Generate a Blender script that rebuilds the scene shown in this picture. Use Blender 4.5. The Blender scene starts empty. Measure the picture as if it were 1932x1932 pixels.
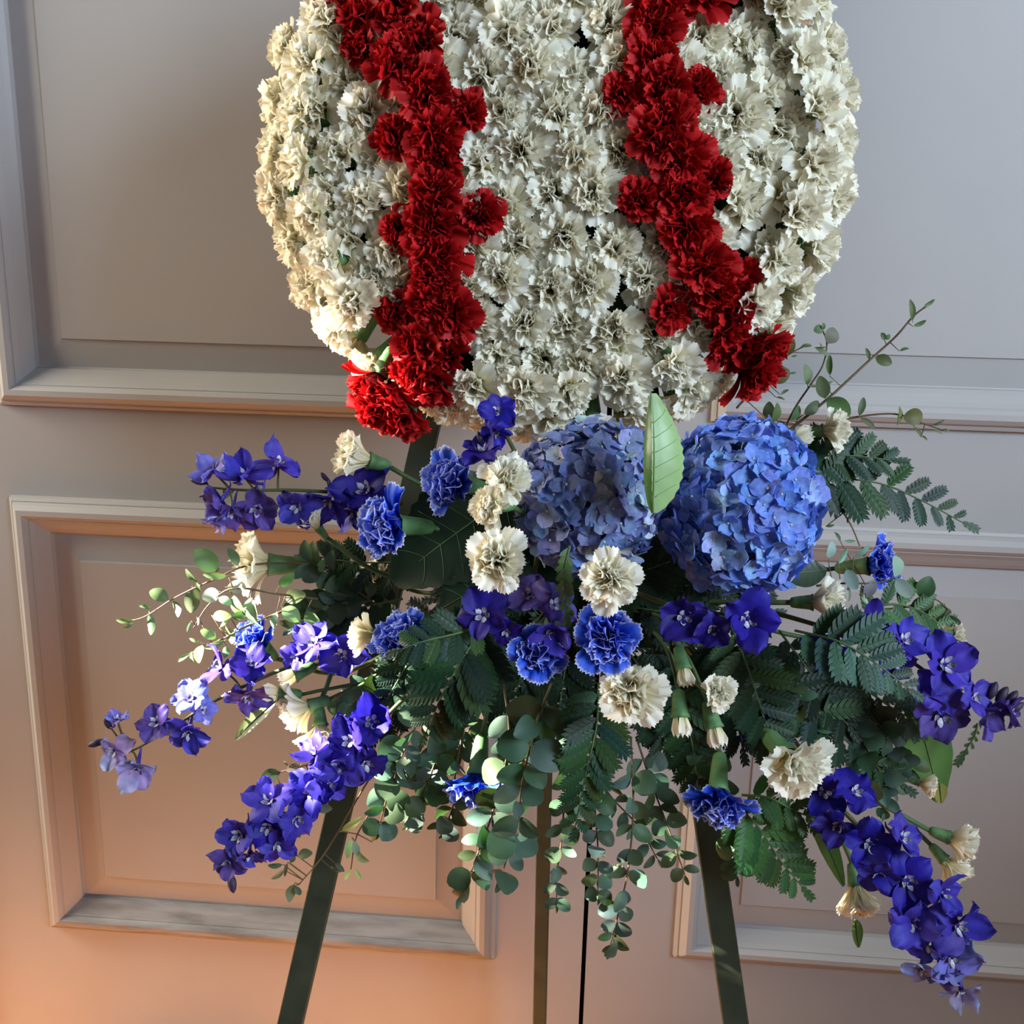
import bpy, math, random
import numpy as np
from mathutils import Vector, Matrix

# ------------------------------------------------------------------ camera
F = 1950.0
CAM = Vector((0.0, -1.45, 1.40))
PITCH, YAW, ROLL = math.radians(14.115), math.radians(-4.297), math.radians(1.398)
fw = Vector((math.sin(YAW) * math.cos(PITCH), math.cos(YAW) * math.cos(PITCH), -math.sin(PITCH)))
r0_ = Vector((math.cos(YAW), -math.sin(YAW), 0.0))
u0_ = r0_.cross(fw)
RT = r0_ * math.cos(ROLL) + u0_ * math.sin(ROLL)
UP = -r0_ * math.sin(ROLL) + u0_ * math.cos(ROLL)
scene = bpy.context.scene
C = scene.collection
cam_data = bpy.data.cameras.new('camera')
cam_data.sensor_fit = 'HORIZONTAL'
cam_data.sensor_width = 36.0
cam_data.lens = 36.0 * F / 1932.0
cam = bpy.data.objects.new('camera', cam_data)
C.objects.link(cam)
cam.matrix_world = Matrix(((RT.x, UP.x, -fw.x, CAM.x), (RT.y, UP.y, -fw.y, CAM.y), (RT.z, UP.z, -fw.z, CAM.z), (0, 0, 0, 1)))
scene.camera = cam

# ------------------------------------------------------------------ world, light, exposure
scene.view_settings.view_transform = 'Standard'
scene.view_settings.look = 'None'
scene.view_settings.gamma = 1.0
scene.view_settings.use_curve_mapping = False
scene.view_settings.exposure = 0.12
scene.cycles.diffuse_bounces = 6
scene.cycles.max_bounces = 7
scene.cycles.adaptive_threshold = 0.05
scene.cycles.glossy_bounces = 2
scene.cycles.caustics_reflective = False
scene.cycles.caustics_refractive = False
world = bpy.data.worlds.new('room_light')
scene.world = world
world.use_nodes = True
world.node_tree.nodes['Background'].inputs[0].default_value = (0.80, 0.84, 0.92, 1)
world.node_tree.nodes['Background'].inputs[1].default_value = 0.11


def look(loc, target):
    d = Vector(target) - Vector(loc)
    return d.to_track_quat('-Z', 'Y').to_matrix().to_4x4()


def area(name, loc, target, sx, sy, power, col):
    l = bpy.data.lights.new(name, 'AREA')
    l.shape = 'RECTANGLE'
    l.size, l.size_y, l.energy, l.color = sx, sy, power, col
    o = bpy.data.objects.new(name, l)
    C.objects.link(o)
    o.matrix_world = Matrix.Translation(loc) @ look(loc, target)
    return o


def spot(name, loc, target, deg, power, col, radius=0.03, blend=0.25):
    l = bpy.data.lights.new(name, 'SPOT')
    l.spot_size, l.spot_blend, l.energy, l.color, l.shadow_soft_size = math.radians(deg), blend, power, col, radius
    o = bpy.data.objects.new(name, l)
    C.objects.link(o)
    o.matrix_world = Matrix.Translation(loc) @ look(loc, target)
    return o


# cool daylight from a tall window behind and to the right of the camera
area('window_light_cool', (2.6, -2.7, 2.6), (0.15, -0.1, 1.45), 1.5, 1.3, 185, (0.66, 0.83, 1.0))
# warmer daylight from the window on the left, almost along the doors
area('window_light_warm', (-2.6, -0.48, 2.0), (0.0, -0.50, 1.35), 0.8, 1.3, 105, (1.0, 0.90, 0.70))
# two shafts of low sun through that window: one across the spray, one on the floorboards
SUN_AIM = (-0.25, -0.57, 0.985)
spot('sun_shaft_flowers', (-4.6, -1.15, 3.1), tuple(SUN_AIM), 1.95, 21000, (1.0, 0.95, 0.84), 0.02, 0.25)
spot('sun_shaft_wreath', (-4.52, -1.05, 3.38), (-0.205, -0.47, 1.27), 0.9, 16000, (1.0, 0.95, 0.84), 0.02, 0.3)
spot('sun_shaft_floor', (-4.6, -1.6, 4.1), (-1.05, -0.30, 0.0), 6.0, 24000, (1.0, 0.88, 0.62), 0.03, 0.35)
spot('sun_shaft_floor_middle', (-4.6, -1.6, 4.1), (-0.34, -0.36, 0.0), 6.0, 34000, (1.0, 0.88, 0.62), 0.03, 0.35)


# ------------------------------------------------------------------ helpers
def ray(px, py):
    return fw + RT * ((px - 966) / F) - UP * ((py - 966) / F)


def at(px, py, Y):
    """point on the vertical plane y = Y (metres from the doors) seen at a photo pixel"""
    d = ray(px, py)
    return CAM + d * ((Y - CAM.y) / d.y)


def mm(p):
    """metres per photo pixel at a point"""
    return (p - CAM).dot(fw) / F


def img(dx, dy, dz=0.0):
    """direction: right, up, toward the viewer"""
    return (RT * dx + UP * dy - fw * dz).normalized()


def basis(z, xhint=None):
    z = Vector(z).normalized()
    x = Vector(xhint) if xhint is not None else (Vector((0, 0, 1)) if abs(z.z) < 0.9 else Vector((1, 0, 0)))
    x = x - z * x.dot(z)
    if x.length < 1e-5:
        x = z.orthogonal()
    x.normalize()
    y = z.cross(x)
    return Matrix(((x.x, y.x, z.x), (x.y, y.y, z.y), (x.z, y.z, z.z))).to_4x4()


def xbasis(x, zhint):
    x = Vector(x).normalized()
    z = Vector(zhint) - x * Vector(zhint).dot(x)
    if z.length < 1e-5:
        z = x.orthogonal()
    z.normalize()
    y = z.cross(x)
    return Matrix(((x.x, y.x, z.x), (x.y, y.y, z.y), (x.z, y.z, z.z))).to_4x4()


def TRS(p, rot, s=1.0):
    return Matrix.Translation(p) @ rot @ Matrix.Scale(s, 4)


def srgb(r, g, b):
    f = lambda c: (c / 255) / 12.92 if c <= 10 else ((c / 255 + 0.055) / 1.055) ** 2.4
    return (f(r), f(g), f(b), 1.0)


def make_mesh(name, verts, faces, mats, smooth=True, tone=None, midx=None):
    m = bpy.data.meshes.new(name)
    m.from_pydata([tuple(v) for v in verts], [], faces)
    for mt in (mats if isinstance(mats, (list, tuple)) else [mats]):
        m.materials.append(mt)
    if smooth:
        m.polygons.foreach_set('use_smooth', [True] * len(m.polygons))
    if midx is not None:
        m.polygons.foreach_set('material_index', midx)
    if tone is not None:
        a = m.color_attributes.new('tone', 'FLOAT_COLOR', 'POINT')
        buf = np.ones((len(verts), 4), dtype=np.float32)
        buf[:, :3] = np.array(tone, dtype=np.float32)
        a.data.foreach_set('color', buf.ravel())
    m.update()
    return m


def obj(name, mesh, parent=None, mat=None, color=None):
    o = bpy.data.objects.new(name, mesh)
    C.objects.link(o)
    if parent is not None:
        o.parent = parent
    if mat is not None:
        o.matrix_basis = mat
    if color is not None:
        o.color = color
    return o


def tag(o, label=None, cat=None, group=None, kind=None):
    if label:
        o['label'] = label
    if cat:
        o['category'] = cat
    if group:
        o['group'] = group
    if kind:
        o['kind'] = kind
    return o


def thing(name, label, cat, mat=None, group=None, kind=None):
    o = obj(name, None, None, mat)
    o.empty_display_size = 0.02
    return tag(o, label, cat, group, kind)


class Geo:
    """collects pieces of geometry into one mesh"""
    def __init__(self):
        self.v, self.f, self.t = [], [], []

    def add(self, v, f, tone=None):
        n = len(self.v)
        self.v += [tuple(p) for p in v]
        self.f += [tuple(i + n for i in q) for q in f]
        self.t += list(tone) if tone is not None else [(0.5, 0.5, 0.0)] * len(v)
        return self

    def tube(self, pts, r0, r1=None, n=6, cap=True):
        r1 = r0 if r1 is None else r1
        pts = [Vector(p) for p in pts]
        vs, fs = [], []
        side = None
        for i, p in enumerate(pts):
            d = (pts[min(i + 1, len(pts) - 1)] - pts[max(i - 1, 0)])
            d = d.normalized() if d.length > 1e-9 else Vector((0, 0, 1))
            if side is None:
                side = d.orthogonal().normalized()
            side = (side - d * side.dot(d)).normalized()
            b = d.cross(side)
            r = r0 + (r1 - r0) * i / max(1, len(pts) - 1)
            for k in range(n):
                a = 2 * math.pi * k / n
                vs.append(p + (side * math.cos(a) + b * math.sin(a)) * r)
        for i in range(len(pts) - 1):
            for k in range(n):
                fs.append((i * n + k, i * n + (k + 1) % n, (i + 1) * n + (k + 1) % n, (i + 1) * n + k))
        if cap:
            fs.append(tuple(range(n))[::-1])
            fs.append(tuple((len(pts) - 1) * n + k for k in range(n)))
        return self.add(vs, fs)

    def lathe(self, prof, n=12, wob=None):
        vs, fs = [], []
        for i, (r, z) in enumerate(prof):
            for k in range(n):
                a = 2 * math.pi * k / n
                q = r * (1 + (wob(a, i) if wob else 0))
                vs.append((q * math.cos(a), q * math.sin(a), z))
        for i in range(len(prof) - 1):
            for k in range(n):
                fs.append((i * n + k, i * n + (k + 1) % n, (i + 1) * n + (k + 1) % n, (i + 1) * n + k))
        return self.add(vs, fs)

    def box(self, a, b):
        x0, y0, z0 = a
        x1, y1, z1 = b
        v = [(x0, y0, z0), (x1, y0, z0), (x1, y1, z0), (x0, y1, z0), (x0, y0, z1), (x1, y0, z1), (x1, y1, z1), (x0, y1, z1)]
        return self.add(v, [(0, 3, 2, 1), (4, 5, 6, 7), (0, 1, 5, 4), (1, 2, 6, 5), (2, 3, 7, 6), (3, 0, 4, 7)])

    def grid(self, P, T=None):
        """P[i][j] points"""
        ns, nt = len(P), len(P[0])
        v = [p for row in P for p in row]
        f = [(i * nt + j, (i + 1) * nt + j, (i + 1) * nt + j + 1, i * nt + j + 1) for i in range(ns - 1) for j in range(nt - 1)]
        return self.add(v, f, [t for row in T for t in row] if T else None)

    def mesh(self, name, mats, smooth=True):
        return make_mesh(name, self.v, self.f, mats, smooth, self.t)


def smooth_path(pts, n=6):
    """Catmull-Rom through points"""
    pts = [Vector(p) for p in pts]
    if len(pts) < 3:
        return [pts[0].lerp(pts[-1], i / n) for i in range(n + 1)]
    P = [pts[0] * 2 - pts[1]] + pts + [pts[-1] * 2 - pts[-2]]
    out = []
    for i in range(1, len(P) - 2):
        a, b, c, d = P[i - 1], P[i], P[i + 1], P[i + 2]
        for k in range(n):
            t = k / n
            out.append(0.5 * ((2 * b) + (c - a) * t + (2 * a - 5 * b + 4 * c - d) * t * t + (3 * b - a - 3 * c + d) * t ** 3))
    out.append(pts[-1])
    return out


# ------------------------------------------------------------------ materials
def new_mat(name):
    m = bpy.data.materials.new(name)
    m.use_nodes = True
    nt = m.node_tree
    nt.nodes.clear()
    out = nt.nodes.new('ShaderNodeOutputMaterial')
    return m, nt, out


def N(nt, kind, **kw):
    n = nt.nodes.new(kind)
    for k, v in kw.items():
        setattr(n, k, v)
    return n


def ramp(nt, stops):
    r = N(nt, 'ShaderNodeValToRGB')
    while len(r.color_ramp.elements) < len(stops):
        r.color_ramp.elements.new(0.5)
    for e, (p, c) in zip(r.color_ramp.elements, stops):
        e.position, e.color = p, c
    return r


def mixcol(nt, a, b, fac, blend='MIX'):
    m = N(nt, 'ShaderNodeMix', data_type='RGBA', blend_type=blend)
    for sock, val in ((m.inputs[6], a), (m.inputs[7], b), (m.inputs[0], fac)):
        if hasattr(val, 'is_output'):
            nt.links.new(val, sock)
        else:
            sock.default_value = val
    return m.outputs[2]


def petal_surface(nt, out, colsock, trans=0.3, rough=0.6, spec=0.25, bump=None, tint=(1, 1, 1, 1)):
    p = N(nt, 'ShaderNodeBsdfPrincipled')
    p.inputs['Roughness'].default_value = rough
    p.inputs['Specular IOR Level'].default_value = spec
    nt.links.new(colsock, p.inputs['Base Color'])
    t = N(nt, 'ShaderNodeBsdfTranslucent')
    nt.links.new(mixcol(nt, colsock, tint, 1.0, 'MULTIPLY'), t.inputs['Color'])
    if bump is not None:
        nt.links.new(bump, p.inputs['Normal'])
    m = N(nt, 'ShaderNodeMixShader')
    m.inputs[0].default_value = trans
    nt.links.new(p.outputs[0], m.inputs[1])
    nt.links.new(t.outputs[0], m.inputs[2])
    nt.links.new(m.outputs[0], out.inputs[0])


def tone_sep(nt):
    a = N(nt, 'ShaderNodeVertexColor', layer_name='tone')
    s = N(nt, 'ShaderNodeSeparateColor')
    nt.links.new(a.outputs[0], s.inputs[0])
    return s


def petal_mat(name, stops, edge, rnd_dark, trans=0.3, streak=None, edge_fac=1.0):
    """colour runs from petal base to tip (tone R), each petal varies (tone G), the rim is its own colour (tone B)"""
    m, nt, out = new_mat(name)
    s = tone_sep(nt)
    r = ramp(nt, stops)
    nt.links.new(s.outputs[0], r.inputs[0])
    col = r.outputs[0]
    oi = N(nt, 'ShaderNodeObjectInfo')
    add = N(nt, 'ShaderNodeMath', operation='MULTIPLY_ADD')
    nt.links.new(oi.outputs['Random'], add.inputs[0])
    add.inputs[1].default_value = 0.5
    half = N(nt, 'ShaderNodeMath', operation='MULTIPLY')
    nt.links.new(s.outputs[1], half.inputs[0])
    half.inputs[1].default_value = 0.5
    nt.links.new(half.outputs[0], add.inputs[2])
    col = mixcol(nt, col, rnd_dark, add.outputs[0], 'MULTIPLY')
    if streak:
        tc = N(nt, 'ShaderNodeTexCoord')
        no = N(nt, 'ShaderNodeTexNoise')
        no.inputs['Scale'].default_value = 5.0
        no.inputs['Detail'].default_value = 3.0
        nt.links.new(tc.outputs['Object'], no.inputs['Vector'])
        rr = ramp(nt, [(0.45, (0, 0, 0, 1)), (0.75, (1, 1, 1, 1))])
        nt.links.new(no.outputs['Fac'], rr.inputs[0])
        col = mixcol(nt, col, streak, rr.outputs[0])
    if edge:
        ef = N(nt, 'ShaderNodeMath', operation='MULTIPLY')
        nt.links.new(s.outputs[2], ef.inputs[0])
        ef.inputs[1].default_value = edge_fac
        col = mixcol(nt, col, edge, ef.outputs[0])
    petal_surface(nt, out, col, trans)
    return m


def tinted_petal_mat(name, base_mul, tip_mul, trans=0.25, rough=0.5, vein=None):
    """object colour, darker or lighter from base to tip"""
    m, nt, out = new_mat(name)
    s = tone_sep(nt)
    oi = N(nt, 'ShaderNodeObjectInfo')
    r = ramp(nt, [(0.0, base_mul), (0.35, (1, 1, 1, 1)), (1.0, tip_mul)])
    nt.links.new(s.outputs[0], r.inputs[0])
    col = mixcol(nt, oi.outputs['Color'], r.outputs[0], 1.0, 'MULTIPLY')
    if vein:
        ef = N(nt, 'ShaderNodeMath', operation='MULTIPLY')
        nt.links.new(s.outputs[2], ef.inputs[0])
        ef.inputs[1].default_value = 0.85
        col = mixcol(nt, col, vein, ef.outputs[0])
    no = N(nt, 'ShaderNodeTexNoise')
    no.inputs['Scale'].default_value = 3.0
    tc = N(nt, 'ShaderNodeTexCoord')
    nt.links.new(tc.outputs['Object'], no.inputs['Vector'])
    rr = ramp(nt, [(0.3, (0.75, 0.75, 0.78, 1)), (0.7, (1.15, 1.15, 1.12, 1))])
    nt.links.new(no.outputs['Fac'], rr.inputs[0])
    col = mixcol(nt, col, rr.outputs[0], 1.0, 'MULTIPLY')
    petal_surface(nt, out, col, trans, rough)
    return m


def leaf_mat(name, back_mul, back_add, trans=0.2, rough=0.45, spec=0.4, nscale=60):
    """object colour on the upper side, a paler underside"""
    m, nt, out = new_mat(name)
    oi = N(nt, 'ShaderNodeObjectInfo')
    ge = N(nt, 'ShaderNodeNewGeometry')
    tc = N(nt, 'ShaderNodeTexCoord')
    no = N(nt, 'ShaderNodeTexNoise')
    no.inputs['Scale'].default_value = nscale
    nt.links.new(tc.outputs['Object'], no.inputs['Vector'])
    rr = ramp(nt, [(0.3, (0.75, 0.78, 0.75, 1)), (0.7, (1.2, 1.15, 1.1, 1))])
    nt.links.new(no.outputs['Fac'], rr.inputs[0])
    col = mixcol(nt, oi.outputs['Color'], rr.outputs[0], 1.0, 'MULTIPLY')
    back = mixcol(nt, mixcol(nt, col, back_mul, 1.0, 'MULTIPLY'), back_add, 1.0, 'ADD')
    col = mixcol(nt, col, back, ge.outputs['Backfacing'])
    petal_surface(nt, out, col, trans, rough, spec, tint=(1.0, 1.25, 0.5, 1))
    return m


def plain_mat(name, col, rough=0.6, noise=None, nscale=40, spec=0.3, bump=0.0, stretch=None):
    m, nt, out = new_mat(name)
    p = N(nt, 'ShaderNodeBsdfPrincipled')
    p.inputs['Roughness'].default_value = rough
    p.inputs['Specular IOR Level'].default_value = spec
    p.inputs['Base Color'].default_value = col
    if noise:
        tc = N(nt, 'ShaderNodeTexCoord')
        no = N(nt, 'ShaderNodeTexNoise')
        no.inputs['Scale'].default_value = nscale
        no.inputs['Detail'].default_value = 4
        src = tc.outputs['Object']
        if stretch:
            mp = N(nt, 'ShaderNodeMapping')
            mp.inputs['Scale'].default_value = stretch
            nt.links.new(src, mp.inputs[0])
            src = mp.outputs[0]
        nt.links.new(src, no.inputs['Vector'])
        r = ramp(nt, [(0.35, col), (0.68, noise)])
        nt.links.new(no.outputs['Fac'], r.inputs[0])
        nt.links.new(r.outputs[0], p.inputs['Base Color'])
        if bump:
            b = N(nt, 'ShaderNodeBump')
            b.inputs['Strength'].default_value = bump
            b.inputs['Distance'].default_value = 0.002
            nt.links.new(no.outputs['Fac'], b.inputs['Height'])
            nt.links.new(b.outputs[0], p.inputs['Normal'])
    nt.links.new(p.outputs[0], out.inputs[0])
    return m


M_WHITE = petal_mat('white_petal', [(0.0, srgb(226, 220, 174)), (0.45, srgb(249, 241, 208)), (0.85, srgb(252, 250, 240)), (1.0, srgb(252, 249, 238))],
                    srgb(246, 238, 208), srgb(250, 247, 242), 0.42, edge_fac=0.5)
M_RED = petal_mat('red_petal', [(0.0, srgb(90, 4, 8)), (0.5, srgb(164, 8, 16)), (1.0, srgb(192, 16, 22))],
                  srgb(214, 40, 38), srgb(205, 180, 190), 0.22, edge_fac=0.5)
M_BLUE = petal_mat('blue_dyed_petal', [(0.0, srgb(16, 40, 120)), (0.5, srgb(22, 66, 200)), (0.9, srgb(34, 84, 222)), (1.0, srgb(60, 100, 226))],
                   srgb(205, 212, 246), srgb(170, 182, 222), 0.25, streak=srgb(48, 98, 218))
M_DELPH = tinted_petal_mat('delphinium_sepal', (1.0, 0.6, 0.7, 1), (1.25, 1.4, 1.12, 1), 0.28, 0.55)
M_HYD = tinted_petal_mat('hydrangea_petal', (0.95, 0.98, 0.85, 1), (0.92, 0.95, 1.05, 1), 0.25, 0.55)
M_EUC = leaf_mat('eucalyptus_leaf', (1.15, 1.2, 1.2, 1), (0.02, 0.03, 0.025, 1), 0.2, 0.55, 0.3)
M_FERN = leaf_mat('fern_leaf', (1.2, 1.2, 1.0, 1), (0.01, 0.015, 0.005, 1), 0.15, 0.5, 0.3)
M_LEAF = leaf_mat('broad_leaf', (1.5, 1.4, 1.6, 1), (0.17, 0.20, 0.12, 1), 0.15, 0.4, 0.4, 25)
M_CALYX = plain_mat('calyx_green', srgb(66, 104, 62), 0.55, srgb(96, 132, 84), 3)
M_STEM = plain_mat('green_stem', srgb(58, 84, 48), 0.55, srgb(84, 104, 62), 60)
M_VEIN = plain_mat('leaf_vein', srgb(120, 140, 96), 0.6)
M_TWIG = plain_mat('brown_twig', srgb(84, 62, 46), 0.6, srgb(104, 88, 58), 40)
M_DSTEM = plain_mat('delphinium_stem', srgb(62, 72, 36), 0.55, srgb(80, 70, 48), 40)
M_EYE = plain_mat('delphinium_eye', srgb(200, 198, 214), 0.6, srgb(60, 50, 70), 4)
M_SPUR = plain_mat('delphinium_spur', srgb(46, 30, 104), 0.5, srgb(64, 46, 150), 3)
M_BUD = plain_mat('dark_bud', srgb(44, 32, 70), 0.55, srgb(64, 52, 60), 3)
M_HEYE = plain_mat('hydrangea_eye', srgb(150, 160, 190), 0.5, srgb(190, 190, 150), 4)
M_FOAM = plain_mat('floral_foam', srgb(34, 52, 34), 0.95, srgb(22, 38, 24), 120, 0.1, 0.4)
M_CORE = plain_mat('hydrangea_core', srgb(46, 62, 100), 0.8, srgb(70, 84, 60), 30)
M_EASEL = plain_mat('green_painted_wood', srgb(42, 48, 36), 0.6, srgb(58, 62, 46), 26, 0.3, 0.15)
M_PAINT = plain_mat('door_paint', srgb(150, 148, 149), 0.5, srgb(155, 153, 154), 3, 0.35)
M_DIRTY = plain_mat('door_paint_dusty', srgb(145, 143, 144), 0.6, srgb(110, 107, 107), 14, 0.25, 0.0, (0.7, 3, 5))
M_DARK = plain_mat('dark_gap', srgb(20, 16, 16), 0.9)
M_WALL = plain_mat('wall_plaster', srgb(220, 216, 210), 0.7, srgb(226, 222, 216), 5)
M_FLOOR = plain_mat('wood_floor', srgb(150, 98, 50), 0.5, srgb(124, 76, 38), 6, 0.4, 0.0, (1, 12, 1))

# ------------------------------------------------------------------ the doors
GAP = 0.025
PROFILE = [(0.0, 0.0), (0.002, 0.009), (0.006, 0.011), (0.008, 0.011), (0.011, 0.018), (0.018, 0.0235), (0.026, 0.0235), (0.031, 0.019),
           (0.0325, 0.0165), (0.034, 0.0165), (0.040, 0.011), (0.050, 0.004), (0.056, -0.001), (0.0575, -0.006), (0.060, -0.007)]


def moulding(door, x0, x1, z0, z1, dirty_bottom=False):
    cs = [(x0, z0), (x1, z0), (x1, z1), (x0, z1)]
    dirs = [(1, 1), (-1, 1), (-1, -1), (1, -1)]
    for k in range(4):
        a, b = cs[k], cs[(k + 1) % 4]
        da, db = dirs[k], dirs[(k + 1) % 4]
        P = [[(a[0] + da[0] * d, -h, a[1] + da[1] * d), (b[0] + db[0] * d, -h, b[1] + db[1] * d)] for d, h in PROFILE]
        g = Geo().grid(P)
        obj('moulding', g.mesh('moulding', M_DIRTY if (dirty_bottom and k == 0) else M_PAINT, False), door)
    # raised panel: sunk margin rising to a flat field with a small step
    rings = [(0.0575, -0.0068), (0.0985, -0.0015), (0.1000, 0.0015), (0.1035, 0.0015)]
    vs, fs = [], []
    for d, h in rings:
        vs += [(x0 + d, -h, z0 + d), (x1 - d, -h, z0 + d), (x1 - d, -h, z1 - d), (x0 + d, -h, z1 - d)]
    for i in range(len(rings) - 1):
        for k in range(4):
            fs.append((i * 4 + k, i * 4 + (k + 1) % 4, (i + 1) * 4 + (k + 1) % 4, (i + 1) * 4 + k))
    fs.append((12, 13, 14, 15))
    obj('panel', make_mesh('panel', vs, fs, M_PAINT, False), door)


def door_leaf(name, label, x0, x1, px0, px1, zs, dirty):
    """zs: panel outer heights (lower z0, z1, upper z0, z1)"""
    d = thing(name, label, 'door', None, None, 'structure')
    top = 2.55

    def board(nm, a, b, c, e):
        g = Geo()
        g.box((a, 0.0, c), (b, 0.04, e))
        obj(nm, g.mesh(nm, M_PAINT, False), d)
    e = 0.0
    board('stile', x0, px0 + e, 0.008, top)
    board('stile', px1 - e, x1, 0.008, top)
    for c, f in ((0.008, zs[0]), (zs[1], zs[2]), (zs[3], top)):
        board('rail', px0, px1, c, f)
    moulding(d, px0, px1, zs[0], zs[1], dirty)
    moulding(d, px0, px1, zs[2], zs[3])
    return d


HZ = 1.40
door_leaf('door_1', 'white panelled door leaf, closed, left of the dark gap', -1.010, 0.0215, -0.866, -0.117,
          (HZ - 1.114, HZ - 0.372, HZ - 0.236, 2.38), True)
door_leaf('door_2', 'white panelled door leaf, closed, right of the dark gap', 0.0285, 1.06, 0.166, 0.915,
          (HZ - 1.084, HZ - 0.362, HZ - 0.223, 2.38), False)
g = Geo().box((-0.02, 0.041, 0.008), (0.07, 0.06, 2.55))
tag(obj('trim_1', g.mesh('trim_1', M_DARK, False)), 'black strip standing for the shade in the gap between the door leaves', 'trim', None, 'structure')  # near-black strip behind the leaves, shade of the gap as colour
for i, (a, b, l) in enumerate(((-1.13, -1.013, 'white door casing left of the doors'), (1.063, 1.18, 'white door casing right of the doors'))):
    g = Geo().box((a, -0.02, 0.0), (b, 0.06, 2.70))
    tag(obj('trim_%d' % (i + 2), g.mesh('trim', M_PAINT, False)), l, 'trim', None, 'structure')
for nm, a, b, l in (('wall_left', -3.2, -1.13, 'pale wall left of the doors'), ('wall_right', 1.18, 1.5, 'pale wall right of the doors')):
    g = Geo().box((a, 0.0, 0.0), (b, 0.08, 2.9))
    tag(obj(nm, g.mesh(nm, M_WALL, False)), l, 'wall', None, 'structure')
g = Geo()      # unseen side wall around the window, added to block cool daylight low down
g.box((1.5, -3.6, 0.0), (1.62, 0.0, 1.54)).box((1.5, -3.6, 2.75), (1.62, 0.0, 2.9)).box((1.5, -0.72, 1.54), (1.62, 0.0, 2.75)).box((1.5, -3.6, 1.54), (1.62, -2.7, 2.75))
tag(obj('wall_light_blocker', g.mesh('wall_light_blocker', M_WALL, False)), 'unseen pale side wall with a window opening, added to block low daylight', 'wall', None, 'structure')
g = Geo().box((-1.13, 0.0, 2.552), (1.18, 0.08, 2.9))
tag(obj('wall_top', g.mesh('wall_top', M_WALL, False)), 'pale wall above the doors', 'wall', None, 'structure')
fl = tag(obj('floor', Geo().box((-3.2, -4.0, -0.06), (3.2, 0.3, -0.004)).mesh('floor', M_DARK, False)), 'warm wooden floor in front of the doors', 'floor', None, 'structure')
for i in range(36):
    y0 = -4.0 + i * 0.12
    if y0 > 0.0:
        break
    g = Geo().box((-3.2, y0, -0.01), (3.2, min(0.0, y0 + 0.118), 0.0))
    obj('plank', g.mesh('plank', M_FLOOR, False), fl)

# ------------------------------------------------------------------ easel
LEAN = math.radians(11.0)
Nw = Vector((0.0, -math.cos(LEAN), math.sin(LEAN)))      # the way the wreath faces
LEGP = Vector((0.0, -0.335, 1.50))                       # a point of the front-leg plane


def on_plane(px, py, P0, Nn):
    d = ray(px, py)
    return CAM + d * ((P0 - CAM).dot(Nn) / d.dot(Nn))


def slat(a, b, w, t, face):
    """a squared timber from a to b"""
    ax = (b - a).normalized()
    n = (face - ax * face.dot(ax)).normalized()
    s = ax.cross(n)
    g = Geo()
    v = []
    bv = 0.0012
    ring = [(-w / 2 + bv, -t / 2), (w / 2 - bv, -t / 2), (w / 2, -t / 2 + bv), (w / 2, t / 2 - bv), (w / 2 - bv, t / 2), (-w / 2 + bv, t / 2), (-w / 2, t / 2 - bv), (-w / 2, -t / 2 + bv)]
    for p in (a, b):
        for u, q in ring:
            v.append(p + s * u + n * q)
    f = [(k, (k + 1) % 8, 8 + (k + 1) % 8, 8 + k) for k in range(8)] + [tuple(range(8))[::-1], tuple(range(8, 16))]
    g.add(v, f)
    return g


def to_floor(a, b):
    d = b - a
    return a + d * (a.z / -d.z)


easel = thing('wooden_easel', 'dark green wooden tripod easel carrying the round wreath', 'easel')
apex = on_plane(1065, -330, LEGP, Nw)
for q in ((548, 1932), (1388, 1932)):
    b = on_plane(q[0], q[1], LEGP, Nw)
    foot = to_floor(apex, b)
    g = slat(apex, foot, 0.0265, 0.016, Nw)
    obj('leg', g.mesh('leg', M_EASEL, False), easel)
bt = apex + Vector((0.0, 0.03, 0.0))
bb = at(1018, 1932, -0.115)
foot = to_floor(bt, bb)
obj('leg', slat(bt, foot, 0.0200, 0.018, Vector((0, -1, 0))).mesh('leg', M_EASEL, False), easel)
l0, l1 = on_plane(640, 1190, LEGP, Nw), on_plane(1320, 1190, LEGP, Nw)
obj('crossbar', slat(l0 + Nw * 0.017, l1 + Nw * 0.017, 0.022, 0.016, Nw).mesh('crossbar', M_EASEL, False), easel)

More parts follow.
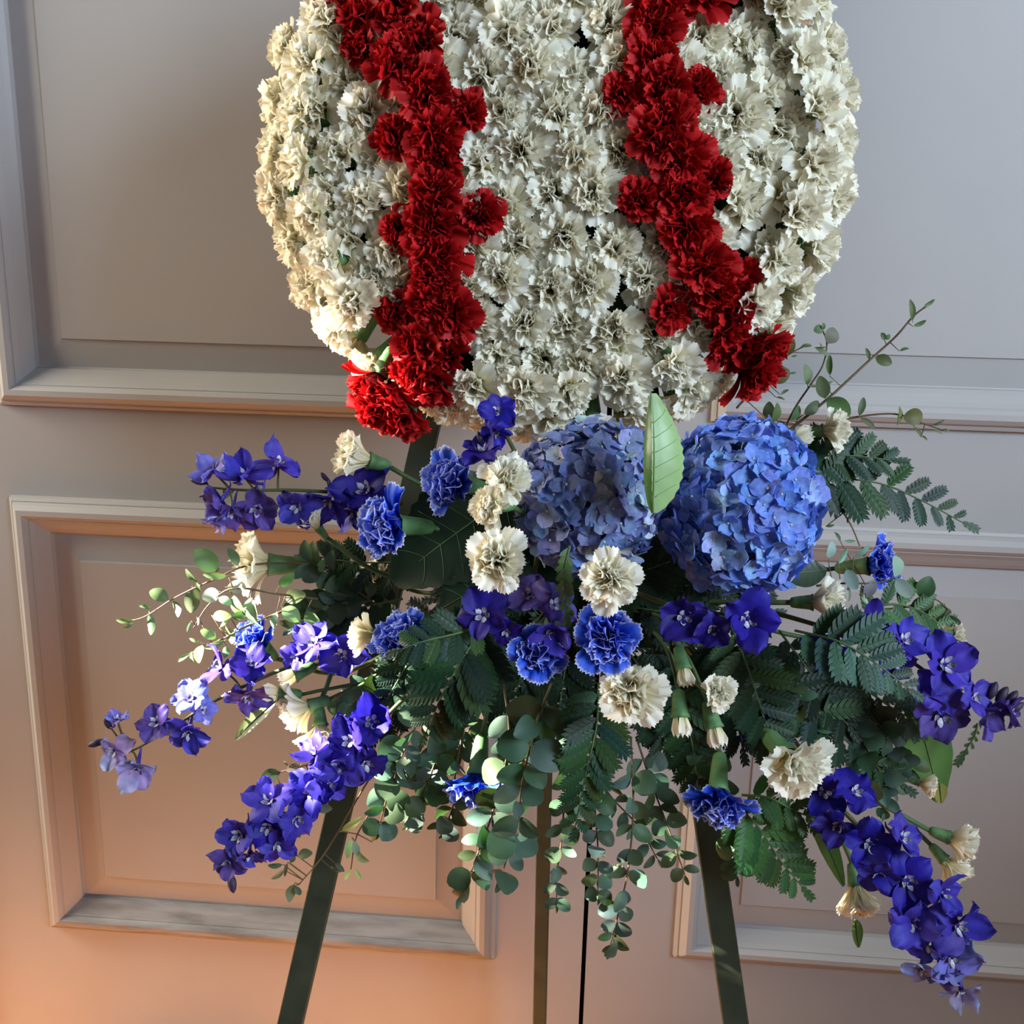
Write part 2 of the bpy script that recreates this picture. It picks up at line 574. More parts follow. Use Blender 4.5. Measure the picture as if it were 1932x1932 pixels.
# ------------------------------------------------------------------ carnation building blocks
def fan_petal(rng, L, W, phi0, phi1, amp, freq, ns=7, nt=13, serr=0.06, r0=0.06, z0=0.0, cup=0.0, az=0.0, twist=0.0):
    ks = 24
    ph = [phi0 + (phi1 - phi0) * (k / ks) ** 1.1 for k in range(ks + 8)]
    rr, zz = [r0], [z0]
    for k in range(1, ks + 8):
        rr.append(rr[-1] + L / ks * math.sin(ph[k]))
        zz.append(zz[-1] + L / ks * math.cos(ph[k]))
    jag = [(1 if j % 2 else -1) * rng.uniform(0.3, 1.0) for j in range(nt)]
    p1, p2, p3 = rng.uniform(0, 6.3), rng.uniform(0, 6.3), rng.uniform(0, 6.3)
    gr = rng.random()
    P, T = [], []
    ca, sa = math.cos(az), math.sin(az)
    for i in range(ns):
        s = i / (ns - 2) * 0.945 if i < ns - 1 else 1.0
        row, tr = [], []
        for j in range(nt):
            t = -1 + 2 * j / (nt - 1)
            e = s * (1 - 0.20 * t * t * s) * (1 + serr * jag[j] * s ** 5)
            x = e * ks
            k = min(int(x), ks + 5)
            q = x - k
            r = rr[k] * (1 - q) + rr[k + 1] * q
            z = zz[k] * (1 - q) + zz[k + 1] * q
            a = ph[k]
            w = W * (0.14 + 0.86 * e ** 0.8)
            d = amp * e ** 1.4 * (math.sin(freq * t * math.pi + p1) + 0.55 * math.sin(freq * 2.1 * t * math.pi + p2) + 0.4 * math.sin(4 * e + p3)) + cup * t * t * e
            y = t * w + 0.35 * amp * e * math.sin(freq * 2 * t * math.pi + p3)
            X, Y, Z = r - math.cos(a) * d, y, z + math.sin(a) * d
            if twist:
                X, Y = X * math.cos(twist * e) - Y * math.sin(twist * e), X * math.sin(twist * e) + Y * math.cos(twist * e)
            row.append((X * ca - Y * sa, X * sa + Y * ca, Z))
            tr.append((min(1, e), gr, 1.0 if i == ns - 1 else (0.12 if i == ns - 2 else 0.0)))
        P.append(row)
        T.append(tr)
    return P, T


def head_mesh(name, mat, seed, n_mid=11, n_in=15, tight=1.0):
    rng = random.Random(seed)
    g = Geo()
    for k in range(n_mid):
        az = 2 * math.pi * k / n_mid + rng.uniform(-0.25, 0.25)
        P, T = fan_petal(rng, rng.uniform(0.86, 1.02), rng.uniform(0.34, 0.44), 0.25, rng.uniform(0.75, 1.25) * tight, rng.uniform(0.09, 0.15), rng.uniform(1.2, 2.0),
                         8, 17, 0.05, 0.05, 0.02, rng.uniform(-0.1, 0.1), az, rng.uniform(-0.3, 0.3))
        g.grid(P, T)
    for k in range(n_in):
        az = 2.399 * k + rng.uniform(-0.3, 0.3)
        P, T = fan_petal(rng, rng.uniform(0.72, 0.92), rng.uniform(0.22, 0.34), 0.02, rng.uniform(0.1, 0.75) * tight, rng.uniform(0.13, 0.2), rng.uniform(1.2, 2.0),
                         7, 17, 0.045, rng.uniform(0.02, 0.2), 0.05, 0.0, az, rng.uniform(-0.9, 0.9))
        g.grid(P, T)
    return g.mesh(name, mat)


def guard_mesh(name, mat, seed, phi1=1.6):
    rng = random.Random(seed)
    P, T = fan_petal(rng, rng.uniform(1.02, 1.14), rng.uniform(0.40, 0.50), 0.45, phi1 + rng.uniform(-0.12, 0.12), rng.uniform(0.05, 0.11), rng.uniform(0.8, 1.6),
                     9, 21, 0.035, 0.05, 0.0, rng.uniform(-0.08, 0.12), 0.0)
    return Geo().grid(P, T).mesh(name, mat)


calyx_prof = [(0.02, -0.84), (0.08, -0.83), (0.16, -0.75), (0.195, -0.5), (0.215, -0.22), (0.235, 0.02), (0.265, 0.16), (0.24, 0.18), (0.18, 0.08)]
CALYX = Geo().lathe(calyx_prof, 12, lambda a, i: 0.10 * math.cos(5 * a) if i >= 6 else 0.0).mesh('calyx', M_CALYX)
KIT = {}
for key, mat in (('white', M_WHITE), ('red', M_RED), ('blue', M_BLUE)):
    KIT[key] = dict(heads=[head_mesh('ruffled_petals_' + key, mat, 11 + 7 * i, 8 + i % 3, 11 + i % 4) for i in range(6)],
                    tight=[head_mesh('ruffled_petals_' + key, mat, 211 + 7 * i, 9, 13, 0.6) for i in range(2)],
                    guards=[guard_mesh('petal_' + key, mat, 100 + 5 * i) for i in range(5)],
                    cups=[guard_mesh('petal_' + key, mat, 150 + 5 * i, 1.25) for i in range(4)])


def carnation(rng, colour, P, axis, radius, label, group=None, n_guard=7, calyx=True, cup=False, stem_to=None, name=None):
    """P = centre of the bloom's face; the bloom is unit sized, 0.95 = its radius"""
    s = radius / (0.84 if cup else 0.95)
    ax = Vector(axis).normalized()
    M = TRS(P - ax * (0.45 * s), basis(ax, Vector((rng.uniform(-1, 1), rng.uniform(-1, 1), rng.uniform(-1, 1)))), s)
    k = KIT[colour]
    o = thing(name or (colour + '_carnation'), label, 'carnation', M, group)
    tag(obj('ruffled_petals', rng.choice(k['tight'] if cup else k['heads']), o), None, None, None, 'stuff')
    off = rng.uniform(0, 6.3)
    for i in range(n_guard):
        az = off + 2 * math.pi * i / n_guard + rng.uniform(-0.15, 0.15)
        obj('petal', rng.choice(k['cups'] if cup else k['guards']), o, Matrix.Rotation(az, 4, 'Z') @ Matrix.Rotation(rng.uniform(-0.45, 0.15), 4, 'Y') @ Matrix.Scale(rng.uniform(0.85, 1.06), 4))
    if calyx:
        obj('calyx', CALYX, o, Matrix.Diagonal((0.92, 0.92, 0.66, 1)) if cup else None)
    if stem_to is not None:
        inv = M.inverted()
        a = Vector((0, 0, -0.53 if cup else -0.8))
        b = inv @ stem_to
        mid = Vector((0, 0, -1.0 - 0.35 * (b - a).length))
        pts = smooth_path([a, mid.lerp((a + b) / 2, 0.5), b], 5)
        obj('stem', Geo().tube(pts, 0.0024 / s, 0.0024 / s, 6).mesh('stem', M_STEM), o)
    return o


# ------------------------------------------------------------------ the wreath: carnations on a round foam base
rng = random.Random(5)
WC = at(1043, 276, -0.40)
Uw = Vector((1, 0, 0))
Vw = Nw.cross(Uw)
WR = 0.268
SC = mm(WC)
g = Geo().lathe([(0.0, -0.035), (0.20, -0.035), (0.232, -0.02), (0.238, 0.0), (0.220, 0.016), (0.15, 0.026), (0.0, 0.030)], 40)
wb = obj('foam_wreath_base', g.mesh('foam_wreath_base', M_FOAM), None, TRS(WC, basis(Nw, Uw)))
tag(wb, 'round green foam base hidden under the white and red carnations', 'foam base')


def wreath_uv(px, py):
    p = on_plane(px, py, WC + Nw * 0.06, Nw) - WC
    return p.dot(Uw), p.dot(Vw)


def wreath_spot(u, v):
    r = math.hypot(u, v)
    k = min(1.0, r / WR)
    h = 0.050 * (1 - k ** 3.0) + 0.006
    tilt = math.radians(8 * k + 62 * k ** 5)
    rad = (Uw * u + Vw * v) / max(r, 1e-6)
    ax = (Nw * math.cos(tilt) + rad * math.sin(tilt)).normalized()
    return WC + Uw * u + Vw * v + Nw * h, ax


RED_L_MAIN = [(606, -62), (642, -28), (677, 15), (755, 22), (797, 82), (752, 122), (808, 178), (826, 262), (828, 308), (824, 372), (818, 428), (826, 486), (824, 522), (812, 572), (848, 592), (788, 650), (776, 700), (690, 720), (798, 716), (724, 742), (700, 772), (745, 784)]
RED_L_SIDE = [(678, 78), (884, 222), (746, 260), (907, 406), (756, 434), (736, 588), (842, 668)]
RED_R_MAIN = [(1430, -105), (1385, -62), (1330, -20), (1246, 18), (1236, 64), (1232, 128), (1256, 178), (1262, 232), (1244, 264), (1286, 306), (1288, 372), (1296, 432), (1330, 500), (1352, 556), (1392, 600), (1374, 632), (1420, 652), (1462, 650), (1434, 700)]
RED_R_SIDE = [(1319, 170), (1172, 183), (1346, 338), (1207, 379), (1406, 516), (1272, 580)]
ORD = ['lowest', 'second', 'third', 'fourth', 'fifth', 'sixth', 'seventh', 'eighth', 'ninth', 'tenth', 'eleventh', 'twelfth', 'thirteenth', 'fourteenth', 'fifteenth', 'sixteenth', 'seventeenth', 'eighteenth', 'nineteenth', 'twentieth', 'twenty-first', 'twenty-second', 'twenty-third']
placed = []


def put_red(lst, small, row):
    order = sorted(lst, key=lambda q: -q[1])
    for q in lst:
        u, v = wreath_uv(*q)
        P, ax = wreath_spot(u, v)
        i = order.index(q)
        if small:
            lab = ('lowest' if i == 0 else ORD[i] + ' lowest') + ' of the small red carnations jutting from the %s red row' % row
        else:
            lab = ('lowest' if i == 0 else ORD[i] + ' from the bottom') + ' red carnation along the %s stitch row' % row
            lab = lab if i == 0 else 'red carnation ' + ORD[i] + ' from the bottom of the %s stitch row' % row
        ax = (ax + Vector((rng.uniform(-.15, .15), 0, rng.uniform(-.15, .15)))).normalized()
        carnation(rng, 'red', P + Nw * (0.014 if small else 0.020), ax, (0.026 if small else 0.0345) * rng.uniform(0.95, 1.08), lab,
                  'red carnations forming the stitches', 6)
        placed.append((u, v, 0.035 if small else 0.040))


put_red(RED_L_MAIN, False, 'left')
put_red(RED_L_SIDE, True, 'left')
put_red(RED_R_MAIN, False, 'right')
put_red(RED_R_SIDE, True, 'right')


def stitch_x(lst, v):
    pts = sorted((wreath_uv(*q)[1], wreath_uv(*q)[0]) for q in lst)
    return float(np.interp(v, [p[0] for p in pts], [p[1] for p in pts]))


def zone(u, v):
    if u < stitch_x(RED_L_MAIN, v):
        return 'left'
    if u > stitch_x(RED_R_MAIN, v):
        return 'right'
    return 'centre'


VTOP = WR * 1.2
RROW = 0.0375


def word(i):
    return ['first', 'second', 'third', 'fourth', 'fifth', 'sixth', 'seventh', 'eighth', 'ninth', 'tenth', 'eleventh', 'twelfth', 'thirteenth', 'fourteenth', 'fifteenth', 'sixteenth', 'seventeenth', 'eighteenth', 'nineteenth', 'twentieth', 'twenty-first', 'twenty-second', 'twenty-third', 'twenty-fourth'][i]


def clear_of_red(u, v, d):
    return all(math.hypot(u - p[0], v - p[1]) > d * (p[2] / 0.04) for p in placed)


cand = []
for i in range(16):
    v = -WR * 0.79 + i * RROW
    if v > VTOP:
        break
    for j in range(-8, 9):
        u = (j + (0.5 if i % 2 else 0.0)) * 0.0435 + rng.uniform(-0.006, 0.006)
        w = v + rng.uniform(-0.007, 0.007)
        if math.hypot(u, w) > WR * 0.82 or not clear_of_red(u, w, 0.0225):
            continue
        cand.append((u, w))
for it in range(6000):      # close the gaps that are left
    r, a = WR * 0.86 * math.sqrt(rng.random()), rng.uniform(0, 2 * math.pi)
    u, w = r * math.cos(a), r * math.sin(a)
    if w < VTOP and clear_of_red(u, w, 0.0225) and all(math.hypot(u - p[0], w - p[1]) > 0.0325 for p in cand):
        cand.append((u, w))
rows = {}
for u, w in cand:
    rows.setdefault((zone(u, w), max(0, round((w + WR * 0.79) / RROW))), []).append((u, w))
ZN = {'left': 'left crescent', 'right': 'right crescent', 'centre': 'middle band'}
for (zn, i), lst in rows.items():
    lowest = min(k for z, k in rows if z == zn)
    for q, (u, v) in enumerate(sorted(lst)):
        P, ax = wreath_spot(u, v)
        ax = (ax + Vector((rng.uniform(-.25, .25), rng.uniform(-.1, .1), rng.uniform(-.25, .25)))).normalized()
        lab = 'white carnation in the %s, %s row from the bottom, %s from the left' % (ZN[zn], word(sorted(k for z, k in rows if z == zn).index(i)), word(q))
        carnation(rng, 'white', P + Nw * rng.uniform(-0.007, 0.006), ax, 0.034 * rng.uniform(0.92, 1.1), lab, 'white carnations of the %s' % ZN[zn], 7)
for ring_, (rr_, hh_, tlt, n_rim, rad_, nm) in enumerate(((0.236, 0.036, 38, 32, 0.035, 'front shoulder'), (0.263, 0.004, 66, 36, 0.034, 'outer rim'), (0.264, -0.032, 95, 34, 0.033, 'back edge'))):
    spots = []
    for k in range(n_rim):
        a = -math.pi / 2 + 2 * math.pi * (k + 0.5 * (ring_ + 1) + 0.25 * rng.random()) / n_rim
        r = rr_ * rng.uniform(0.985, 1.02)
        u, v = r * math.cos(a), r * math.sin(a)
        if v > VTOP or (ring_ < 2 and not clear_of_red(u, v, 0.0195)):
            continue
        spots.append((u, v, a))
    for sd in (-1, 1):
        for q, (u, v, a) in enumerate(sorted([p for p in spots if p[0] * sd > 0], key=lambda p: p[1])):
            rad = Uw * math.cos(a) + Vw * math.sin(a)
            tl = math.radians(tlt) + rng.uniform(-0.2, 0.2)
            ax = (Nw * math.cos(tl) + rad * math.sin(tl) + Vector((rng.uniform(-.15, .15), 0, rng.uniform(-.15, .15)))).normalized()
            side = 'left' if sd < 0 else 'right'
            lab = 'white carnation %s up the %s side of the wreath along its %s' % (word(q), side, nm)
            carnation(rng, 'white', WC + Uw * u + Vw * v + Nw * (hh_ + rng.uniform(-0.004, 0.004)) + ax * 0.006, ax, rad_ * rng.uniform(0.92, 1.06), lab,
                      'white carnations along the %s %s' % (side, nm), 7)

# ------------------------------------------------------------------ foam block of the spray
FOAM = at(1085, 1120, -0.47)
g = Geo()
ring = []
for i in range(9):
    z = -1 + 2 * i / 8
    k = (1 - abs(z) ** 6) ** 0.5 * 0.85 + 0.15
    ring.append((k, z))
g.lathe([(0.0, -1.0)] + ring + [(0.0, 1.0)], 20, lambda a, i: 0.03 * math.sin(7 * a + i))
fb = obj('foam_block', g.mesh('foam_block', M_FOAM), None, Matrix.Translation(FOAM) @ Matrix.Rotation(math.pi / 2, 4, 'Y') @ Matrix.Diagonal((0.055, 0.045, 0.115, 1)))
tag(fb, 'dark green floral foam block holding the spray stems', 'floral foam')


def foam_point(p, rng):
    d = (p - FOAM)
    d = Vector((d.x * 0.5, d.y * 0.3 - 0.02, d.z * 0.3))
    d.normalize()
    return FOAM + Vector((d.x * 0.10, d.y * 0.04, d.z * 0.045))


# ------------------------------------------------------------------ spray carnations
def spray(colour, px, py, dia, Y, face, label, cup=False, n_guard=7, stem=True):
    P = at(px, py, Y)
    r = dia / 2 * mm(P) * (1.06 if face[2] > 0.8 else 1.16)
    ax = img(*face)
    carnation(rng, colour, P, ax, r, label, ('white carnations in the spray' if colour == 'white' else 'blue dyed carnations in the spray'), n_guard, True, cup,
              foam_point(P, rng) if stem else None)


SP = [
    # colour, px, py, dia, Y, face(right, up, toward), label, cup
    ('white', 672, 862, 104, -0.52, (-0.85, 0.25, 0.45), 'white carnation facing left below the lowest red carnations', True),
    ('white', 482, 1064, 138, -0.50, (-0.93, 0.05, 0.25), 'large white carnation in profile at the far left of the spray', False),
    ('white', 592, 985, 58, -0.53, (-0.55, 0.75, 0.3), 'small half open white carnation right of the upper left delphinium', True),
    ('white', 958, 905, 108, -0.63, (0.25, 0.45, 0.75), 'white carnation against the upper left of the left hydrangea', False),
    ('white', 925, 955, 92, -0.64, (-0.55, 0.0, 0.75), 'white carnation tucked between blue carnation and left hydrangea', False),
    ('white', 938, 1058, 140, -0.67, (-0.10, -0.05, 0.95), 'white carnation with open petals beside the dark hydrangea leaf', False),
    ('white', 1152, 1092, 134, -0.68, (0.02, 0.05, 1.0), 'cream centred white carnation right under the left hydrangea', False),
    ('white', 1192, 1305, 152, -0.66, (-0.05, -0.15, 0.95), 'large white carnation below the pair of blue carnations', False),
    ('white', 1352, 1306, 82, -0.62, (0.25, 0.05, 0.9), 'small white carnation above two closed white buds', True),
    ('white', 1556, 1136, 96, -0.57, (0.80, 0.05, 0.45), 'white carnation facing right just below the right hydrangea', True),
    ('white', 1502, 1444, 150, -0.60, (0.30, -0.35, 0.75), 'large white carnation above the lower right delphinium', False),
    ('white', 1572, 808, 80, -0.46, (0.75, 0.15, 0.55), 'white carnation at the upper right beside the tall twigs', True),
    ('white', 1793, 1198, 72, -0.47, (0.85, 0.2, 0.3), 'white carnation at the far right above the right delphinium', True),
    ('white', 1748, 1480, 52, -0.52, (0.75, -0.15, 0.4), 'small white carnation at the right in front of a broad leaf', True),
    ('white', 1812, 1588, 84, -0.53, (0.80, -0.25, 0.25), 'upper of the two white carnations at the lower right edge', True),
    ('white', 1796, 1638, 78, -0.53, (0.55, -0.65, 0.35), 'lower of the two white carnations at the lower right edge', True),
    ('white', 1618, 1694, 92, -0.55, (0.05, -0.9, 0.35), 'white carnation hanging straight down beside the lower right delphinium', True),
    ('white', 562, 1340, 92, -0.55, (-0.85, -0.25, 0.3), 'upper of the two white carnations above the lower left delphinium', True),
    ('white', 606, 1392, 94, -0.56, (0.15, -0.85, 0.4), 'lower of the two white carnations above the lower left delphinium', True),
    ('white', 686, 1197, 74, -0.57, (-0.9, 0.05, -0.1), 'white carnation seen edge on, left of a pale blue carnation', True),
    ('white', 712, 1082, 60, -0.45, (-0.5, 0.4, 0.6), 'white carnation half hidden behind the upper left blue carnation', True),
    ('blue', 728, 990, 140, -0.60, (-0.72, 0.05, 0.6), 'blue white-edged carnation facing left beside the dark leaf', False),
    ('blue', 852, 908, 128, -0.58, (-0.68, 0.15, 0.65), 'blue white-edged carnation just below the wreath, left of white ones', False),
    ('blue', 758, 1206, 124, -0.62, (-0.45, 0.55, 0.65), 'paler blue carnation left of the drooping fern', False),
    ('blue', 1018, 1236, 128, -0.64, (-0.10, -0.25, 0.95), 'dark blue carnation left of the large bright blue one', False),
    ('blue', 1150, 1202, 144, -0.66, (-0.10, 0.0, 1.0), 'large bright blue carnation under the cream centred white one', False),
    ('blue', 482, 1204, 92, -0.51, (-0.45, 0.65, 0.5), 'light blue carnation at the left among eucalyptus leaves', True),
    ('blue', 898, 1484, 128, -0.58, (-0.10, -0.85, 0.4), 'blue carnation hanging face down over the eucalyptus', False),
    ('blue', 1354, 1514, 130, -0.60, (-0.15, -0.75, 0.55), 'blue carnation drooping in front of the right easel leg', False),
    ('blue', 1660, 1066, 112, -0.47, (0.72, 0.1, 0.6), 'blue carnation at the right above pale eucalyptus leaves', False),
]
for s in SP:
    spray(*s)

# closed buds: green calyx with a white tip
bud_tip = Geo()
rb = random.Random(3)
for k in range(7):
    P_, T_ = fan_petal(rb, 0.62, 0.17, 0.25, -0.15, 0.03, 1.5, 5, 7, 0.12, 0.13, 0.0, -0.12, 2 * math.pi * k / 7)
    bud_tip.grid(P_, T_)
BUDTIP = bud_tip.mesh('bud_tip', M_WHITE)
for px, py, ln, Y, d, lab in ((1292, 1274, 46, -0.60, (0.15, -0.85, 0.4), 'closed white carnation bud left of the small white carnation'),
                              (1284, 1366, 52, -0.62, (0.02, -0.95, 0.3), 'closed white bud with rounded green calyx hanging below the spray'),
                              (1351, 1386, 52, -0.62, (0.2, -0.92, 0.3), 'closed white bud hanging under the small white carnation'),
                              (1512, 822, 48, -0.47, (0.85, 0.3, 0.3), 'closed pinkish white bud above the upper right fern'),
                              (514, 1308, 44, -0.55, (-0.9, 0.1, 0.3), 'closed white bud left of the two lower left carnations'),
                              (782, 1546, 46, -0.55, (-0.25, -0.9, 0.3), 'closed white bud hanging among eucalyptus left of a blue carnation'),
                              (545, 1278, 44, -0.54, (-0.7, -0.3, 0.3), 'white bud just opening above the two lower left carnations')):
    P = at(px, py, Y)
    s = ln * mm(P) / 0.75
    ax = img(*d)
    M = TRS(P - ax * (0.3 * s), basis(ax), s)
    o = thing('carnation_bud', lab, 'flower bud', M, 'closed white carnation buds')
    tag(obj('bud_tip', BUDTIP, o), None, None, None, 'stuff')
    obj('calyx', CALYX, o, Matrix.Diagonal((1, 1, 0.78, 1)))
    b = M.inverted() @ foam_point(P, rng)
    a = Vector((0, 0, -0.62))
    obj('stem', Geo().tube(smooth_path([a, Vector((0, 0, -1 - 0.3 * (b - a).length)).lerp((a + b) / 2, 0.5), b], 5), 0.0018 / s, 0.0018 / s, 5).mesh('stem', M_STEM), o)


# ------------------------------------------------------------------ ovate petals (delphinium, hydrangea)
def ovate_petal(rng, L, W, tilt, cup, wav, ns=6, nt=7, tipw=0.2, blotch=False):
    P, T = [], []
    p1 = rng.uniform(0, 6.3)
    gr = rng.random()
    for i in range(ns):
        s = i / (ns - 1)
        w = W * (math.sin(math.pi * (0.07 + 0.80 * s ** 0.85)) ** 0.75)
        if i == ns - 1:
            w *= tipw
        row, tr = [], []
        for j in range(nt):
            t = -1 + 2 * j / (nt - 1)
            e = s * (1 - 0.06 * t * t)
            x = 0.06 + L * e * math.cos(tilt + cup * e)
            z = L * e * math.sin(tilt + cup * e) + 0.10 * t * t * w + wav * e * math.sin(2.5 * t + p1) + 0.5 * wav * e * math.sin(6 * t + 4 * e + 2 * p1)
            row.append((x, t * w, z))
            tr.append((e, gr, (1.0 if blotch and 0.66 < e < 0.9 and abs(t) < 0.34 else 0.0)))
        P.append(row)
        T.append(tr)
    return P, T


DSEP = []
for i in range(9):
    r_ = random.Random(40 + i)
    P_, T_ = ovate_petal(r_, r_.uniform(0.88, 1.02), r_.uniform(0.38, 0.48), r_.uniform(0.1, 0.55), r_.uniform(-0.5, 0.4), 0.13, 8, 9, 0.3)
    DSEP.append(Geo().grid(P_, T_).mesh('petal', M_DELPH))
# eye and spur
g = Geo()
for k in range(5):
    a = 2 * math.pi * k / 5
    P_, T_ = ovate_petal(random.Random(k), 0.30, 0.09, 0.35, 0.5, 0.02, 4, 3, 0.5)
    ca, sa = math.cos(a), math.sin(a)
    g.grid([[(x * ca - y * sa, x * sa + y * ca, z + 0.03) for x, y, z in row] for row in P_])
EYE = g.mesh('eye', M_EYE)
SPUR = Geo().tube([(0.05, 0, 0.04), (0.10, 0, -0.25), (0.22, 0, -0.55), (0.42, 0, -0.8), (0.62, 0, -0.85)], 0.13, 0.02, 7).mesh('spur', M_SPUR)
DBUD = Geo().lathe([(0.0, -0.5), (0.14, -0.42), (0.24, -0.15), (0.25, 0.1), (0.17, 0.38), (0.06, 0.52), (0.0, 0.56)], 9, lambda a, i: 0.08 * math.sin(5 * a)).mesh('bud', M_BUD)
DCOL = {'d': srgb(38, 24, 124), 'v': srgb(66, 54, 168), 'l': srgb(108, 108, 190), 'p': srgb(146, 138, 200), 'b': srgb(38, 28, 146), 'u': srgb(78, 60, 142)}


def nearest(path, p):
    return min(path, key=lambda q: (q - p).length)


def delphinium(label, path, blossoms, buds, rng, r=0.0026, sc=1.0):
    pw = [at(*q) for q in path]
    sp = smooth_path(pw, 8)
    org = sp[0]
    T0 = Matrix.Translation(-org)
    o = thing('delphinium_spike', label, 'delphinium', Matrix.Translation(org), 'delphinium spikes in the spray')
    obj('stem', Geo().tube(sp, r, r * 0.45, 6).mesh('stem', M_DSTEM), o, T0)
    Yavg = lambda p: p
    for b in blossoms:
        px, py, dia, face, col = b[:5]
        # depth: take it from the nearest stem point, a little in front
        sn = min(sp, key=lambda q: ((q - CAM).normalized() - ray(px, py).normalized()).length)
        P = at(px, py, sn.y - (b[5] if len(b) > 5 else 0.012))
        s = dia / 2 * mm(P) / 0.93 * 1.14 * sc
        ax = img(*face)
        M = TRS(P, basis(ax, img(rng.uniform(-.4, .4), -1, 0)), s)
        ML = T0 @ M
        bl = obj('blossom', EYE, o, ML)
        c = DCOL[col]
        off = rng.uniform(-0.2, 0.2)
        for k in range(5):
            cc = tuple(min(1, x * rng.uniform(0.85, 1.15)) for x in c[:3]) + (1,)
            obj('petal', rng.choice(DSEP), bl, Matrix.Rotation(math.pi + off + 2 * math.pi * k / 5, 4, 'Z') @ Matrix.Rotation(rng.uniform(-0.5, 0.2), 4, 'Y') @ Matrix.Rotation(rng.uniform(-0.35, 0.35), 4, 'X') @ Matrix.Scale(rng.uniform(0.85, 1.12), 4), cc)
        obj('spur', SPUR, bl, Matrix.Rotation(math.pi, 4, 'Z'))
        base = nearest(sp, P - ax * 0.02)
        mid = (P + base) / 2 - ax * 0.006
        inv = M.inverted()
        obj('pedicel', Geo().tube([inv @ q for q in smooth_path([base, mid, P - ax * (0.1 * s)], 4)], 0.0011 / s, 0.0011 / s, 5).mesh('pedicel', M_DSTEM), bl)
    for px, py, ln, d in buds:
        sn = min(sp, key=lambda q: ((q - CAM).normalized() - ray(px, py).normalized()).length)
        P = at(px, py, sn.y - 0.004)
        s = ln * mm(P)
        ax = img(*d)
        M = TRS(P, basis(ax), s)
        bo = obj('bud', DBUD, o, T0 @ M)
        inv = M.inverted()
        base = nearest(sp, P - ax * (0.5 * s))
        obj('pedicel', Geo().tube([inv @ q for q in smooth_path([base, (P - ax * (0.45 * s)).lerp(base, 0.4), P - ax * (0.45 * s)], 3)], 0.0009 / s, 0.0009 / s, 5).mesh('pedicel', M_DSTEM), bo)
    return o


rd = random.Random(21)
FC = (1085, 1080)
delphinium('purple blue delphinium spike reaching left under the wreath', [(760, 950, -0.50), (660, 932, -0.51), (560, 925, -0.52), (470, 925, -0.53), (395, 920, -0.53)],
           [(402, 890, 62, (-0.5, 0.5, 0.5), 'l'), (462, 900, 74, (-0.3, 0.6, 0.6), 'v'), (526, 876, 70, (0.2, 0.8, 0.4), 'v', 0.0), (487, 958, 76, (0.0, -0.5, 0.7), 'u'), (562, 956, 66, (-0.2, -0.1, 0.9), 'v'),
            (416, 945, 58, (-0.5, -0.4, 0.6), 'u'), (412, 978, 42, (-0.2, -0.8, 0.4), 'p'), (690, 925, 84, (-0.3, 0.3, 0.8), 'b', 0.0), (665, 965, 70, (-0.5, -0.3, 0.6), 'b', 0.0), (440, 965, 55, (0.2, -0.6, 0.6), 'u'), (620, 945, 60, (-0.2, -0.6, 0.6), 'd')],
           [(376, 908, 32, (-0.9, 0.2, 0.1)), (612, 900, 20, (-0.6, 0.8, 0))], rd, sc=1.2)
delphinium('long slender delphinium spike drooping to the far left edge', [(700, 1215, -0.55), (600, 1240, -0.55), (510, 1272, -0.55), (400, 1325, -0.55), (330, 1370, -0.55), (262, 1410, -0.55), (215, 1430, -0.55)],
           [(592, 1212, 80, (-0.2, 0.4, 0.8), 'v'), (645, 1236, 84, (0, 0.1, 0.9), 'b'), (560, 1238, 60, (-0.4, -0.2, 0.8), 'v'), (418, 1262, 82, (-0.6, 0.5, 0.6), 'u'), (478, 1252, 82, (0, 0.6, 0.7), 'd'), (470, 1312, 78, (-0.1, -0.7, 0.5), 'u'),
            (358, 1318, 70, (-0.1, 0.5, 0.8), 'l'), (382, 1340, 56, (0.5, 0.2, 0.7), 'l'), (356, 1382, 74, (0.1, -0.5, 0.8), 'v'), (296, 1364, 76, (-0.2, 0.4, 0.8), 'u'), (222, 1358, 50, (0.2, 0.9, 0.3), 'l'), (216, 1416, 64, (-0.3, -0.1, 0.9), 'p'), (258, 1452, 74, (0.1, -0.45, 0.85), 'p')],
           [(182, 1402, 30, (-0.9, -0.3, 0.1)), (204, 1366, 24, (-0.5, 0.8, 0.1))], rd)
delphinium('vivid violet delphinium spike crossing the left easel leg', [(790, 1290, -0.55), (710, 1370, -0.57), (630, 1450, -0.59), (540, 1535, -0.60), (460, 1605, -0.60), (430, 1655, -0.60)],
           [(702, 1362, 92, (0.1, 0.2, 0.9), 'b'), (660, 1398, 86, (-0.2, 0.2, 0.9), 'd'), (690, 1440, 82, (0.3, -0.3, 0.8), 'd'), (640, 1446, 88, (-0.2, 0, 0.9), 'v'), (596, 1420, 70, (-0.5, 0.6, 0.5), 'd'), (588, 1492, 84, (-0.1, 0.1, 0.9), 'b'), (620, 1480, 70, (0.3, -0.3, 0.7), 'v'),
            (508, 1512, 82, (-0.2, 0.6, 0.7), 'v'), (560, 1545, 76, (0.4, -0.2, 0.8), 'v'), (505, 1560, 80, (0.0, -0.1, 0.95), 'b'), (524, 1592, 70, (0.3, -0.4, 0.8), 'v'), (452, 1575, 84, (-0.3, 0.05, 0.95), 'v'), (432, 1628, 66, (-0.3, -0.2, 0.9), 'u'), (470, 1612, 60, (0.2, -0.5, 0.7), 'v')],
           [(438, 1666, 34, (0.2, -0.95, 0.2)), (486, 1618, 24, (0.7, -0.7, 0.1))], rd)
